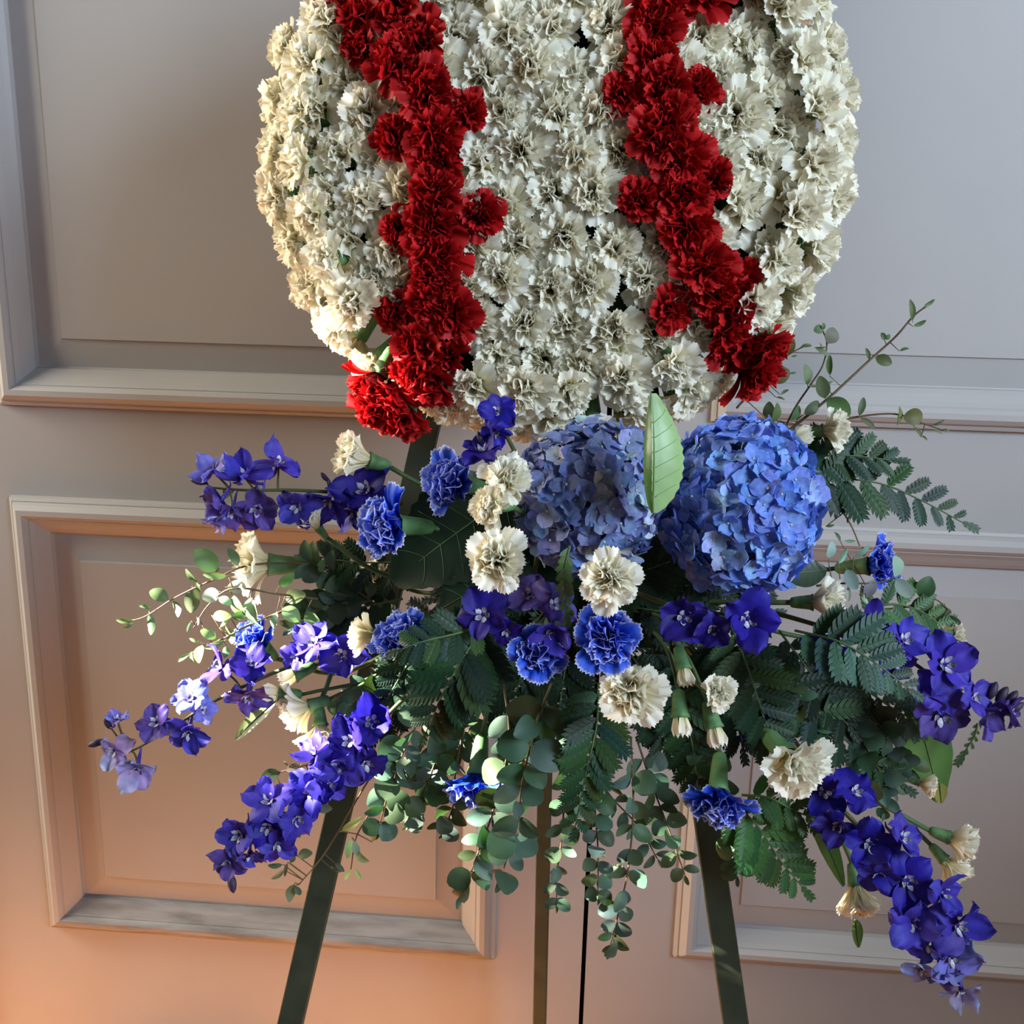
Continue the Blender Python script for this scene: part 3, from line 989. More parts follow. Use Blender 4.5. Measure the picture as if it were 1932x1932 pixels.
delphinium('violet delphinium spike stretching out to the far right edge', [(1440, 1150, -0.54), (1560, 1185, -0.55), (1680, 1225, -0.55), (1780, 1290, -0.55), (1850, 1330, -0.55), (1905, 1350, -0.55)],
           [(1592, 1182, 80, (0.2, 0.5, 0.7), 'b'), (1650, 1180, 84, (0.3, 0.5, 0.7), 'd'), (1706, 1208, 86, (0.2, 0.4, 0.8), 'v'), (1560, 1225, 84, (-0.1, -0.4, 0.8), 'b', 0.0), (1690, 1250, 70, (0.1, -0.1, 0.9), 'd'), (1782, 1254, 108, (0.15, 0.15, 0.95), 'v'), (1770, 1300, 84, (0.1, -0.2, 0.9), 'v'),
            (1776, 1350, 108, (-0.1, -0.3, 0.9), 'u'), (1836, 1318, 76, (0.4, 0.2, 0.8), 'v'), (1860, 1348, 80, (0.4, -0.4, 0.7), 'u'), (1905, 1345, 60, (0.7, 0.1, 0.5), 'u')],
           [(1872, 1304, 36, (0.4, 0.9, 0.1)), (1890, 1312, 36, (0.5, 0.8, 0.1)), (1908, 1318, 34, (0.6, 0.8, 0.1)), (1916, 1335, 32, (0.8, 0.5, 0.1))], rd)
delphinium('long violet delphinium spike hanging to the lower right corner', [(1450, 1400, -0.52), (1540, 1480, -0.56), (1620, 1560, -0.58), (1690, 1640, -0.59), (1755, 1735, -0.60), (1800, 1830, -0.60), (1815, 1870, -0.60)],
           [(1556, 1494, 80, (-0.2, 0.2, 0.9), 'b'), (1612, 1494, 80, (0.3, 0.4, 0.8), 'b'), (1582, 1556, 74, (-0.4, -0.2, 0.8), 'd'), (1642, 1592, 100, (-0.05, 0.05, 0.98), 'b'), (1702, 1580, 84, (0.4, 0.3, 0.8), 'v'), (1660, 1650, 80, (-0.3, -0.4, 0.8), 'v'),
            (1712, 1660, 98, (0.0, -0.05, 0.98), 'b'), (1778, 1688, 84, (0.5, 0.2, 0.7), 'v'), (1722, 1740, 96, (-0.3, 0.05, 0.9), 'v'), (1806, 1746, 98, (0.3, -0.05, 0.9), 'v'), (1748, 1782, 70, (-0.3, -0.5, 0.7), 'v'), (1796, 1806, 92, (0.15, -0.25, 0.9), 'l'), (1738, 1828, 62, (-0.4, -0.5, 0.7), 'p'), (1812, 1868, 66, (0.1, -0.7, 0.6), 'p'), (1775, 1835, 56, (0, -0.6, 0.7), 'u')],
           [], rd)
delphinium('small deep blue delphinium sprig standing in front of the wreath edge', [(995, 905, -0.58), (970, 850, -0.60), (945, 800, -0.61), (938, 770, -0.61)],
           [(938, 776, 66, (-0.05, 0.05, 0.98), 'b'), (934, 818, 60, (0.1, -0.6, 0.7), 'b', 0.0), (912, 852, 86, (-0.2, 0.75, 0.3), 'd')], [(905, 825, 22, (-0.3, 0.9, 0.1))], rd)
delphinium('purple delphinium sprig in the middle above two blue carnations', [(1080, 1090, -0.54), (1045, 1130, -0.60), (1020, 1165, -0.63), (990, 1190, -0.63)],
           [(1000, 1122, 84, (-0.2, 0.3, 0.9), 'u'), (1046, 1142, 84, (0.2, 0.3, 0.9), 'u'), (1042, 1190, 84, (0.1, -0.3, 0.9), 'v'), (912, 1160, 96, (-0.2, 0.1, 0.95), 'd'), (955, 1190, 60, (-0.1, -0.4, 0.9), 'd')], [], rd)
delphinium('deep blue delphinium sprig in shade under the right hydrangea', [(1180, 1110, -0.52), (1260, 1140, -0.60), (1340, 1155, -0.62), (1420, 1165, -0.62)],
           [(1290, 1164, 96, (0, 0, 1), 'd'), (1345, 1185, 70, (-0.1, -0.3, 0.9), 'd'), (1410, 1168, 108, (0.05, 0.05, 0.98), 'b')], [], rd)
delphinium('dark blue delphinium sprig half hidden among lower right ferns', [(1280, 1210, -0.48), (1380, 1300, -0.50), (1440, 1360, -0.50)],
           [(1432, 1334, 70, (0.2, 0.1, 0.9), 'b'), (1465, 1372, 60, (0.3, -0.3, 0.8), 'b'), (1415, 1375, 50, (-0.2, -0.4, 0.8), 'd')], [], rd)

# ------------------------------------------------------------------ hydrangea heads
HPET = []
for i in range(6):
    r_ = random.Random(70 + i)
    P_, T_ = ovate_petal(r_, r_.uniform(0.86, 1.0), r_.uniform(0.46, 0.56), r_.uniform(-0.1, 0.3), r_.uniform(-0.2, 0.25), 0.05, 6, 7, 0.45)
    HPET.append(Geo().grid(P_, T_).mesh('petal', M_HYD))
HEYE = Geo().lathe([(0.0, 0.12), (0.07, 0.10), (0.10, 0.04), (0.08, 0.0), (0.03, -0.1), (0.03, -0.9)], 7).mesh('floret_centre', M_HEYE)


def hydrangea(label, px, py, rx, ry, Y, cols, rng, spacing, fr, jit=0.5):
    c = at(px, py, Y)
    k = mm(c)
    A = Vector((rx * k, ry * k, min(rx, ry) * k * 0.92))
    o = thing('hydrangea_bloom', label, 'hydrangea', Matrix.Translation(c), 'hydrangea heads in the spray')
    M3 = Matrix(((RT.x, UP.x, -fw.x), (RT.y, UP.y, -fw.y), (RT.z, UP.z, -fw.z)))
    prof = [(0.0, -1.0)] + [(math.sqrt(1 - z * z), z) for z in np.linspace(-0.95, 0.95, 9)] + [(0.0, 1.0)]
    obj('floret_core', Geo().lathe(prof, 14).mesh('floret_core', M_CORE), o, M3.to_4x4() @ Matrix.Diagonal((A.x * 0.84, A.y * 0.84, A.z * 0.84, 1)))  # solid dark inner ball added to close the gaps between florets
    n = int(4 * math.pi * ((rx + ry) / 2) ** 2 / spacing ** 2)
    for i in range(n):
        z = 1 - 2 * (i + 0.5) / n
        a = 2.39996 * i
        d = Vector((math.sqrt(1 - z * z) * math.cos(a), math.sqrt(1 - z * z) * math.sin(a), z))
        if d.z < -0.35:
            continue
        p = Vector((d.x * A.x, d.y * A.y, d.z * A.z)) * rng.uniform(0.88, 1.0)
        nn = Vector((d.x / A.x, d.y / A.y, d.z / A.z)).normalized()
        nn = (nn + Vector((rng.uniform(-jit, jit), rng.uniform(-jit, jit), rng.uniform(-jit, jit)))).normalized()
        s = fr * k * rng.uniform(0.85, 1.15)
        fl_ = obj('floret', HEYE, o, TRS(M3 @ p, basis(M3 @ nn, Vector((rng.uniform(-1, 1), rng.uniform(-1, 1), rng.uniform(-1, 1)))), s))
        col = rng.choice(cols)
        for q in range(4):
            cc = tuple(min(1, x * rng.uniform(0.88, 1.12)) for x in col[:3]) + (1,)
            obj('petal', rng.choice(HPET), fl_, Matrix.Rotation(q * math.pi / 2 + rng.uniform(-0.12, 0.12), 4, 'Z') @ Matrix.Rotation(rng.uniform(-0.6, 0.15), 4, 'Y'), cc)
    inv = Matrix.Translation(-c)
    obj('stem', Geo().tube([q - c for q in smooth_path([c, c.lerp(FOAM, 0.5) + Vector((0, 0.02, 0)), FOAM], 4)], 0.003, 0.003, 6).mesh('stem', M_STEM), o)
    return o


rh = random.Random(9)
hydrangea('greyish periwinkle hydrangea head left of the folded green leaf', 1112, 938, 138, 140, -0.565, [srgb(118, 136, 190), srgb(128, 142, 192), srgb(146, 154, 194), srgb(106, 128, 190), srgb(186, 192, 204), srgb(122, 130, 180)], rh, 32, 30)
hydrangea('bright blue hydrangea head right of the folded green leaf', 1398, 953, 142, 163, -0.56, [srgb(112, 146, 220), srgb(124, 156, 226), srgb(102, 134, 212), srgb(138, 168, 230), srgb(116, 136, 206), srgb(170, 192, 234)], rh, 32, 31)


# ------------------------------------------------------------------ broad leaves
def broad_leaf(name, label, base, tip, width_px, normal, col, rng, curl=(-0.3, 0.3), serr=0.05, bend=0.0, group=None, backside=False):
    """base, tip: (px, py, Y)"""
    a, b = at(*base), at(*tip)
    L = (b - a).length
    W = width_px / 2 * mm((a + b) / 2)
    M = Matrix.Translation(a) @ xbasis(b - a, img(*normal))
    o = thing(name, label, 'leaf', M, group)
    ns, nt = 25, 13
    g = Geo()
    P = []
    for i in range(ns):
        s = i / (ns - 1)
        w = W * max(0.015, math.sin(math.pi * (0.03 + 0.94 * s ** 0.8)) ** 0.8)
        jag = 1 + serr * (1 if i % 2 else -1)
        row = []
        for j in range(nt):
            t = -1 + 2 * j / (nt - 1)
            th = (curl[0] if t < 0 else curl[1]) * abs(t)
            c0 = curl[0] if t < 0 else curl[1]
            # arc of circle across the half blade
            if abs(c0) > 1e-3:
                yy = math.sin(c0 * abs(t)) / c0
                zz = (1 - math.cos(c0 * abs(t))) / c0
            else:
                yy, zz = abs(t), 0.0
            yy *= w * (jag if abs(t) > 0.95 else 1)
            zz *= w
            rib = 0.03 * W * math.sin(s * 38 + abs(t) * 5) * abs(t)
            zb = bend * L * math.sin(math.pi * s)
            row.append((s * L, math.copysign(yy, t), zz + zb + rib * 0.5))
        P.append(row)
    obj('blade', Geo().grid(P).mesh('blade', M_LEAF), o, None, col)
    sgn = -1 if backside else 1
    if width_px > 90 and serr > 0:
        for k in range(3, 20, 3):
            for half in (-1, 1):
                pts = []
                for m_ in range(6):
                    x_ = min(ns - 1.001, k + m_ * 0.55)
                    i_ = int(x_)
                    pts.append(Vector(P[i_][6 + half * m_]).lerp(Vector(P[i_ + 1][6 + half * m_]), x_ - i_) + Vector((0, 0, sgn * 0.0002)))
                obj('vein', Geo().tube(pts, 0.0004, 0.0002, 4).mesh('vein', M_VEIN if backside else M_STEM), o)
    pts = [Vector((s * L * 0.97, 0, bend * L * math.sin(math.pi * s) + sgn * 0.0004)) for s in [i / 10 for i in range(11)]]
    obj('midrib', Geo().tube(pts, 0.0009, 0.0003, 5).mesh('midrib', M_VEIN if backside else M_STEM), o)
    return o


broad_leaf('hydrangea_leaf', 'pale green folded hydrangea leaf standing between the two hydrangeas', (1232, 968, -0.66), (1230, 742, -0.64), 132, (-0.1, 0.1, -0.95), srgb(62, 100, 50), rng, (-2.5, 0.6), 0.03, -0.06, None, True)
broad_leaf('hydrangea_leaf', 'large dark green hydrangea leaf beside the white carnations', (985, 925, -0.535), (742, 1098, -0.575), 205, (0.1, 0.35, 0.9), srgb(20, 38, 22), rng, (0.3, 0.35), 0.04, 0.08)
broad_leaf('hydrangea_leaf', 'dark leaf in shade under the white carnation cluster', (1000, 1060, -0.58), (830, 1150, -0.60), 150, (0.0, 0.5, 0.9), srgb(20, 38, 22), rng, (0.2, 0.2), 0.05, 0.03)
broad_leaf('salal_leaf', 'broad plain green leaf at the right, tip pointing down', (1725, 1330, -0.49), (1772, 1512, -0.49), 100, (0.2, 0.0, 1.0), srgb(72, 106, 52), rng, (0.25, 0.3), 0.0, 0.02)
broad_leaf('salal_leaf', 'narrow green leaf left of the lower right delphinium', (1525, 1520, -0.54), (1592, 1672, -0.55), 42, (0.3, 0.1, 0.9), srgb(70, 104, 44), rng, (0.4, 0.4), 0.0, 0.03)
broad_leaf('salal_leaf', 'small pointed green leaf below the hanging white carnation', (1613, 1735, -0.54), (1620, 1788, -0.54), 26, (0.3, 0.0, 0.9), srgb(84, 108, 56), rng, (0.5, 0.5), 0.0, 0.0)
broad_leaf('salal_leaf', 'pointed green leaf with yellow tip below the left delphinium', (520, 1322, -0.54), (444, 1396, -0.54), 32, (-0.2, 0.4, 0.9), srgb(96, 108, 66), rng, (0.5, 0.5), 0.0, 0.04)
broad_leaf('salal_leaf', 'small dark pointed leaf above the left eucalyptus sprig', (412, 1078, -0.52), (372, 1040, -0.52), 20, (0.2, 0.2, 0.9), srgb(52, 74, 44), rng, (0.4, 0.4), 0.0, 0.0)
broad_leaf('salal_leaf', 'dark leaf behind the right hydrangea, below its edge', (1480, 1085, -0.52), (1560, 1075, -0.50), 60, (0.0, 0.3, 0.9), srgb(30, 50, 32), rng, (0.2, 0.2), 0.0, 0.02)
broad_leaf('salal_leaf', 'yellowed small leaf under the broad right leaf', (1772, 1478, -0.50), (1776, 1516, -0.50), 30, (0.2, 0, 0.9), srgb(130, 124, 62), rng, (0.3, 0.3), 0.0, 0.0)


# ------------------------------------------------------------------ eucalyptus
def euc_leaf(ratio, fold, seed):
    r = random.Random(seed)
    ns, nt = 9, 5
    P = []
    for i in range(ns):
        s = i / (ns - 1)
        w = ratio / 2 * max(0.03, math.sin(math.pi * (0.02 + 0.96 * s ** 0.9)) ** 0.62)
        row = []
        for j in range(nt):
            t = -1 + 2 * j / (nt - 1)
            row.append((0.08 + s * 0.92, t * w, fold * abs(t) * w + 0.10 * math.sin(math.pi * s) * r.uniform(0.9, 1.1)))
        P.append(row)
    g = Geo().grid(P)
    g.tube([(-0.04, 0, 0), (0.12, 0, 0.02)], 0.016, 0.012, 4, False)
    return g.mesh('leaf', M_EUC)


ELEAF = {'r': [euc_leaf(0.86, 0.15, 1), euc_leaf(0.78, 0.3, 2), euc_leaf(0.95, 0.1, 3)], 'o': [euc_leaf(0.58, 0.2, 4), euc_leaf(0.66, 0.3, 5), euc_leaf(0.52, 0.15, 6)], 'n': [euc_leaf(0.36, 0.3, 7), euc_leaf(0.3, 0.4, 8)]}
ECOL = [srgb(62, 84, 68), srgb(54, 76, 58), srgb(70, 92, 80), srgb(64, 80, 54), srgb(76, 96, 86), srgb(58, 74, 48)]
ECOL_G = [srgb(84, 104, 66), srgb(74, 94, 58), srgb(96, 116, 84), srgb(90, 104, 64)]


def eucalyptus(label, path, rng, n=7, size=(46, 24), shape='ro', cols=None, leaves=None, group='eucalyptus sprigs', sides=None, rad=0.0012, skip=0.0, twig=None):
    pw = [at(*q) for q in path]
    sp = smooth_path(pw, 8)
    org = sp[0]
    T0 = Matrix.Translation(-org)
    o = thing('eucalyptus_sprig', label, 'eucalyptus', Matrix.Translation(org), group)
    obj('stem', Geo().tube(sp, rad, rad * 0.5, 5).mesh('stem', twig or M_TWIG), o, T0)
    cols = cols or ECOL

    def add(P, d, ln, sh, toward=0.0):
        nrm = img(rng.uniform(-0.6, 0.6), rng.uniform(-0.5, 0.6), 0.9 if rng.random() < 0.8 else -0.9)
        s = ln * mm(P)
        c = rng.choice(cols)
        c = tuple(min(1, x * rng.uniform(0.8, 1.2)) for x in c[:3]) + (1,)
        obj('leaf', rng.choice(ELEAF[sh]), o, T0 @ TRS(P, xbasis(d, nrm), s), c)
    if leaves:
        for px, py, ang, ln, sh in leaves:
            sn = min(sp, key=lambda q: ((q - CAM).normalized() - ray(px, py).normalized()).length)
            a = math.radians(ang)
            c = at(px, py, sn.y - 0.002)
            k = mm(c)
            d = img(math.cos(a), math.sin(a), rng.uniform(-0.15, 0.25))
            base = c - d * (ln * k * 0.5)
            add(base, d, ln, sh)
            st = nearest(sp, base)
            if (st - base).length > 0.004:
                obj('twig', Geo().tube([st, base], 0.0006, 0.0005, 4).mesh('twig', M_TWIG), o, T0)
        return o
    m = len(sp)
    for k in range(n):
        f = skip + (1 - skip) * (k + 0.6) / n
        i = min(m - 2, int(f * (m - 1)))
        q = f * (m - 1) - i
        P = sp[i].lerp(sp[min(i + 1, m - 1)], min(1, q))
        tan = (sp[min(i + 1, m - 1)] - sp[max(i - 1, 0)]).normalized()
        ln = size[0] + (size[1] - size[0]) * f
        for sgn in (-1, 1):
            view = (CAM - P).normalized()
            side = tan.cross(view).normalized() * sgn
            side = (side * math.cos(k * 0.9) + view * math.sin(k * 0.9) * sgn).normalized() if k % 2 else side
            d = (side * rng.uniform(0.6, 1.0) + tan * rng.uniform(0.25, 0.8) + view * rng.uniform(-0.2, 0.4) + Vector((0, 0, -0.15))).normalized()
            add(P, d, ln * rng.uniform(0.8, 1.15), rng.choice(shape))
    add(sp[-1], (sp[-1] - sp[-3]).normalized(), size[1] * 0.7, 'n')
    return o


re_ = random.Random(33)
# sprigs against the open doors, leaf by leaf
eucalyptus('eucalyptus sprig reaching farthest left with dark oval leaves', [(620, 1065, -0.50), (480, 1065, -0.52), (400, 1095, -0.53), (330, 1128, -0.53), (270, 1165, -0.53), (225, 1172, -0.53)], re_, cols=ECOL_G,
           leaves=[(301, 1124, 155, 40, 'o'), (283, 1176, -80, 44, 'n'), (331, 1148, -70, 34, 'o'), (362, 1131, -88, 50, 'o'), (362, 1087, 130, 36, 'n'), (275, 1145, 170, 24, 'n'), (236, 1170, 178, 34, 'n'), (243, 1180, -150, 22, 'n'), (374, 1108, 110, 22, 'n'), (390, 1058, 135, 60, 'o'), (440, 1052, 120, 40, 'o')])
eucalyptus('eucalyptus sprig with leaves coloured pale as if sunlit at the left', [(600, 1130, -0.52), (520, 1120, -0.54), (440, 1110, -0.55), (395, 1140, -0.55), (365, 1185, -0.55)], re_, cols=[srgb(128, 150, 116), srgb(110, 140, 84), srgb(140, 158, 128)],  # leaf greens lightened to carry the sunlight
           leaves=[(407, 1085, 175, 46, 'n'), (445, 1108, 0, 40, 'o'), (398, 1122, 200, 34, 'r'), (424, 1134, -30, 30, 'o'), (357, 1182, -110, 22, 'n'), (372, 1172, -80, 16, 'n'), (450, 1142, -60, 50, 'o'), (478, 1150, -80, 54, 'o'), (540, 1095, 40, 40, 'o'), (556, 1125, 10, 44, 'o'), (548, 1158, -40, 44, 'o'), (590, 1170, -60, 44, 'o'), (520, 1170, -100, 34, 'o')])
eucalyptus('eucalyptus sprig with three bright tip leaves low at the left', [(540, 1150, -0.53), (470, 1180, -0.55), (420, 1205, -0.55), (370, 1228, -0.55), (345, 1240, -0.55)], re_, cols=[srgb(120, 146, 90), srgb(104, 132, 84)],
           leaves=[(348, 1240, 215, 28, 'n'), (363, 1240, -80, 22, 'n'), (379, 1233, -100, 36, 'o'), (418, 1162, 0, 40, 'o'), (394, 1197, 150, 34, 'o'), (422, 1172, 60, 30, 'n'), (405, 1215, 200, 44, 'n'), (432, 1198, -70, 36, 'o'), (425, 1230, -100, 24, 'o'), (368, 1208, 160, 22, 'n'), (374, 1172, -90, 14, 'n'), (450, 1160, 30, 34, 'o')])
eucalyptus('tall bare eucalyptus twig rising to the upper right with budding tip', [(1440, 850, -0.45), (1510, 795, -0.44), (1570, 745, -0.44), (1640, 680, -0.43), (1690, 635, -0.43), (1725, 595, -0.43), (1760, 570, -0.43)], re_, cols=[srgb(78, 96, 56), srgb(86, 100, 62)], rad=0.0016,
           leaves=[(1552, 732, 105, 46, 'o'), (1580, 768, -35, 56, 'o'), (1666, 680, -25, 34, 'o'), (1637, 668, 110, 24, 'n'), (1719, 586, 100, 42, 'n'), (1753, 572, 35, 26, 'n'), (1735, 610, 25, 26, 'n'), (1666, 635, 110, 16, 'o'), (1674, 636, 40, 14, 'o'), (1706, 660, 15, 20, 'n'), (1564, 722, 20, 16, 'n'), (1566, 690, 90, 40, 'n')])
eucalyptus('eucalyptus twig with round leaf at its top, behind right hydrangea', [(1470, 830, -0.44), (1500, 770, -0.43), (1530, 725, -0.43), (1552, 690, -0.43), (1560, 650, -0.43), (1552, 622, -0.43)], re_, cols=[srgb(86, 104, 66), srgb(100, 112, 84)],
           leaves=[(1567, 634, 70, 34, 'r'), (1521, 708, 100, 42, 'o'), (1545, 622, 190, 20, 'r'), (1553, 616, 90, 14, 'o'), (1551, 665, -35, 32, 'n'), (1534, 727, 0, 18, 'n'), (1548, 652, 110, 10, 'o')])
eucalyptus('eucalyptus twig beside the lowest red carnations of the right row', [(1390, 770, -0.46), (1430, 725, -0.45), (1465, 690, -0.45), (1490, 668, -0.45), (1520, 652, -0.45)], re_, cols=[srgb(70, 92, 52), srgb(90, 100, 56)],
           leaves=[(1470, 708, 20, 42, 'r'), (1491, 655, 75, 34, 'o'), (1521, 653, 5, 22, 'n'), (1496, 704, 10, 14, 'n'), (1498, 672, 10, 12, 'n'), (1462, 780, 80, 40, 'o'), (1480, 740, 30, 18, 'n'), (1472, 752, -20, 18, 'n')])
eucalyptus('eucalyptus twig arching right with a round green tip leaf', [(1560, 805, -0.44), (1600, 790, -0.44), (1650, 782, -0.44), (1695, 782, -0.44), (1740, 798, -0.44), (1780, 812, -0.44)], re_, cols=[srgb(94, 104, 62), srgb(84, 100, 66)],
           leaves=[(1721, 786, 5, 42, 'r'), (1695, 784, 85, 34, 'n'), (1625, 768, 75, 38, 'n'), (1636, 798, -35, 38, 'n'), (1770, 797, 25, 26, 'n'), (1785, 812, -15, 16, 'n'), (1731, 815, -55, 26, 'n'), (1744, 826, -45, 14, 'n'), (1768, 815, -25, 22, 'n')])
eucalyptus('eucalyptus sprig with round leaves close above the right hydrangea', [(1470, 860, -0.45), (1490, 830, -0.44), (1505, 790, -0.44)], re_, cols=[srgb(74, 96, 60)],
           leaves=[(1500, 780, 60, 34, 'o'), (1476, 802, -40, 28, 'o'), (1462, 815, -20, 26, 'o'), (1452, 778, 95, 40, 'o'), (1530, 770, 40, 40, 'o')])
eucalyptus('eucalyptus sprig with pale grey leaves below the right blue carnation', [(1540, 1105, -0.50), (1600, 1100, -0.51), (1650, 1100, -0.51), (1700, 1088, -0.51)], re_, cols=[srgb(138, 154, 146), srgb(126, 142, 132), srgb(144, 158, 150)],
           leaves=[(1606, 1092, -65, 44, 'o'), (1642, 1112, 60, 40, 'o'), (1689, 1070, 100, 44, 'r'), (1704, 1108, -50, 48, 'o'), (1625, 1040, 40, 36, 'n'), (1590, 1050, 60, 34, 'n'), (1566, 1038, 80, 34, 'o'), (1632, 1128, -60, 30, 'n'), (1600, 1120, -90, 30, 'n'), (1568, 1148, -90, 34, 'o')])
eucalyptus('eucalyptus sprig with dark round leaves right of the blue carnation', [(1660, 1150, -0.47), (1710, 1145, -0.47), (1760, 1130, -0.47), (1790, 1150, -0.47)], re_, cols=[srgb(58, 80, 54), srgb(66, 86, 62)],
           leaves=[(1744, 1108, 65, 46, 'r'), (1738, 1142, 10, 50, 'r'), (1776, 1162, 20, 44, 'r'), (1795, 1170, -20, 36, 'o'), (1700, 1130, 110, 36, 'o'), (1580, 1012, -60, 20, 'n')])
eucalyptus('thin eucalyptus twig curving down to the right blue carnation', [(1535, 925, -0.47), (1580, 955, -0.46), (1605, 990, -0.46), (1622, 1030, -0.46)], re_, cols=ECOL_G,
           leaves=[(1605, 1020, 180, 22, 'n'), (1600, 980, -100, 14, 'n'), (1566, 992, 10, 16, 'n'), (1628, 1040, -80, 20, 'o')])
# lower left twigs
eucalyptus('thin brown eucalyptus twig ending in one leaf left of easel leg', [(760, 1380, -0.54), (690, 1480, -0.55), (620, 1600, -0.55), (565, 1668, -0.55)], re_, cols=[srgb(82, 88, 60), srgb(70, 92, 72)],
           leaves=[(551, 1684, -105, 36, 'o'), (562, 1680, -60, 20, 'o'), (575, 1612, 10, 30, 'o'), (552, 1620, 60, 20, 'o'), (520, 1632, 185, 30, 'n'), (524, 1650, 215, 30, 'n'), (540, 1640, -100, 26, 'n'), (632, 1640, -20, 26, 'n'), (640, 1636, -45, 26, 'n')])
eucalyptus('small eucalyptus tip coloured as if sunlit, just right of the left easel leg', [(760, 1430, -0.56), (700, 1530, -0.57), (672, 1580, -0.57), (662, 1640, -0.57)], re_, cols=[srgb(150, 160, 110), srgb(168, 160, 80), srgb(140, 154, 120)],  # sunlight put into the pale, yellowish leaf colours
           leaves=[(663, 1555, 35, 50, 'n'), (684, 1614, -40, 34, 'o'), (672, 1600, -80, 30, 'o'), (660, 1600, -100, 40, 'n'), (657, 1650, -120, 24, 'n'), (675, 1648, -60, 26, 'n'), (706, 1578, 70, 24, 'n'), (720, 1570, -80, 40, 'n')])
eucalyptus('eucalyptus sprig with two grey leaves left of the violet delphinium', [(640, 1430, -0.56), (590, 1440, -0.56), (545, 1452, -0.57), (510, 1462, -0.57)], re_, cols=[srgb(92, 94, 82), srgb(84, 88, 66)],
           leaves=[(512, 1462, 195, 38, 'o'), (554, 1448, 200, 30, 'o'), (562, 1562, -80, 36, 'o'), (540, 1440, 130, 14, 'n'), (610, 1520, -20, 36, 'o')])

# hanging curtain of eucalyptus below the spray
HANG = [
    ([(950, 1290, -0.56), (960, 1400, -0.60), (930, 1530, -0.61), (905, 1600, -0.61), (872, 1690, -0.61)], 8, (58, 40), 'ro', 'eucalyptus sprig hanging lowest left of the middle easel leg'),
    ([(1040, 1290, -0.58), (1010, 1370, -0.62), (985, 1480, -0.63), (975, 1560, -0.63), (945, 1655, -0.63)], 8, (62, 44), 'ro', 'eucalyptus sprig with large leaves hanging over the middle easel leg'),
    ([(1030, 1320, -0.54), (1060, 1450, -0.58), (1062, 1560, -0.59), (1052, 1640, -0.59), (1050, 1705, -0.59)], 6, (48, 26), 'ro', 'eucalyptus sprig hanging just right of the middle easel leg'),
    ([(1110, 1380, -0.55), (1120, 1500, -0.59), (1128, 1600, -0.60), (1128, 1690, -0.60)], 7, (46, 26), 'r', 'eucalyptus sprig with round leaves hanging over the dark door gap'),
    ([(1190, 1390, -0.55), (1195, 1520, -0.59), (1185, 1640, -0.60), (1165, 1730, -0.60), (1150, 1790, -0.60)], 8, (44, 30), 'ro', 'longest hanging eucalyptus sprig right of the dark door gap'),
    ([(1200, 1390, -0.53), (1230, 1480, -0.56), (1260, 1560, -0.57), (1292, 1650, -0.57)], 6, (44, 30), 'ro', 'eucalyptus sprig hanging left of the right easel leg'),
    ([(820, 1300, -0.53), (770, 1400, -0.56), (740, 1470, -0.57), (715, 1560, -0.57)], 7, (50, 36), 'ro', 'eucalyptus sprig hanging right of the violet delphinium'),
    ([(850, 1320, -0.52), (830, 1410, -0.55), (800, 1490, -0.56), (770, 1545, -0.56)], 6, (48, 34), 'ro', 'eucalyptus sprig hanging left of the face down blue carnation'),
    ([(880, 1350, -0.53), (860, 1450, -0.56), (855, 1520, -0.57), (836, 1565, -0.57)], 5, (44, 28), 'ro', 'eucalyptus sprig whose small tip hangs below the face down blue carnation'),
    ([(930, 1280, -0.50), (890, 1370, -0.52), (830, 1430, -0.53), (790, 1470, -0.53)], 6, (48, 36), 'ro', 'shaded eucalyptus sprig behind the drooping centre fern'),
    ([(1000, 1290, -0.49), (1000, 1380, -0.50), (970, 1450, -0.50)], 5, (54, 44), 'ro', 'shaded eucalyptus sprig behind the middle blue carnation'),
    ([(1300, 1330, -0.50), (1330, 1430, -0.53), (1380, 1560, -0.54), (1390, 1650, -0.54)], 7, (46, 34), 'ro', 'eucalyptus sprig hanging right of the right easel leg'),
    ([(1090, 1420, -0.52), (1150, 1500, -0.55), (1205, 1560, -0.56), (1240, 1620, -0.56)], 6, (42, 28), 'on', 'eucalyptus sprig slanting right above the longest hanging one'),
    ([(1420, 1200, -0.49), (1480, 1290, -0.52), (1540, 1380, -0.53)], 6, (42, 34), 'ro', 'eucalyptus sprig among the ferns above the large lower right carnation'),
    ([(1500, 1230, -0.50), (1590, 1330, -0.52), (1640, 1420, -0.53), (1680, 1490, -0.53)], 7, (46, 36), 'ro', 'eucalyptus sprig behind the right fern fronds'),
    ([(1560, 1270, -0.50), (1660, 1370, -0.52), (1720, 1450, -0.52)], 6, (44, 34), 'ro', 'eucalyptus sprig left of the broad right leaf'),
    ([(700, 1120, -0.48), (620, 1140, -0.50), (560, 1180, -0.51)], 6, (46, 40), 'ro', 'eucalyptus sprig right of the large profile white carnation'),
    ([(720, 1150, -0.48), (640, 1090, -0.50), (580, 1060, -0.51)], 6, (44, 36), 'ro', 'eucalyptus sprig behind the calyx of the profile white carnation'),
    ([(760, 1270, -0.50), (690, 1310, -0.52), (650, 1340, -0.53)], 5, (46, 36), 'ro', 'eucalyptus sprig just above the violet delphinium blossoms'),
    ([(1580, 1500, -0.53), (1660, 1480, -0.53), (1665, 1530, -0.53)], 4, (36, 28), 'ro', 'small eucalyptus sprig above the lower right delphinium'),
]
for path, n, size, shp, lab in HANG:
    eucalyptus(lab, path, re_, n + 2, (size[0] * 1.15, size[1] * 1.15), shp, skip=0.08)


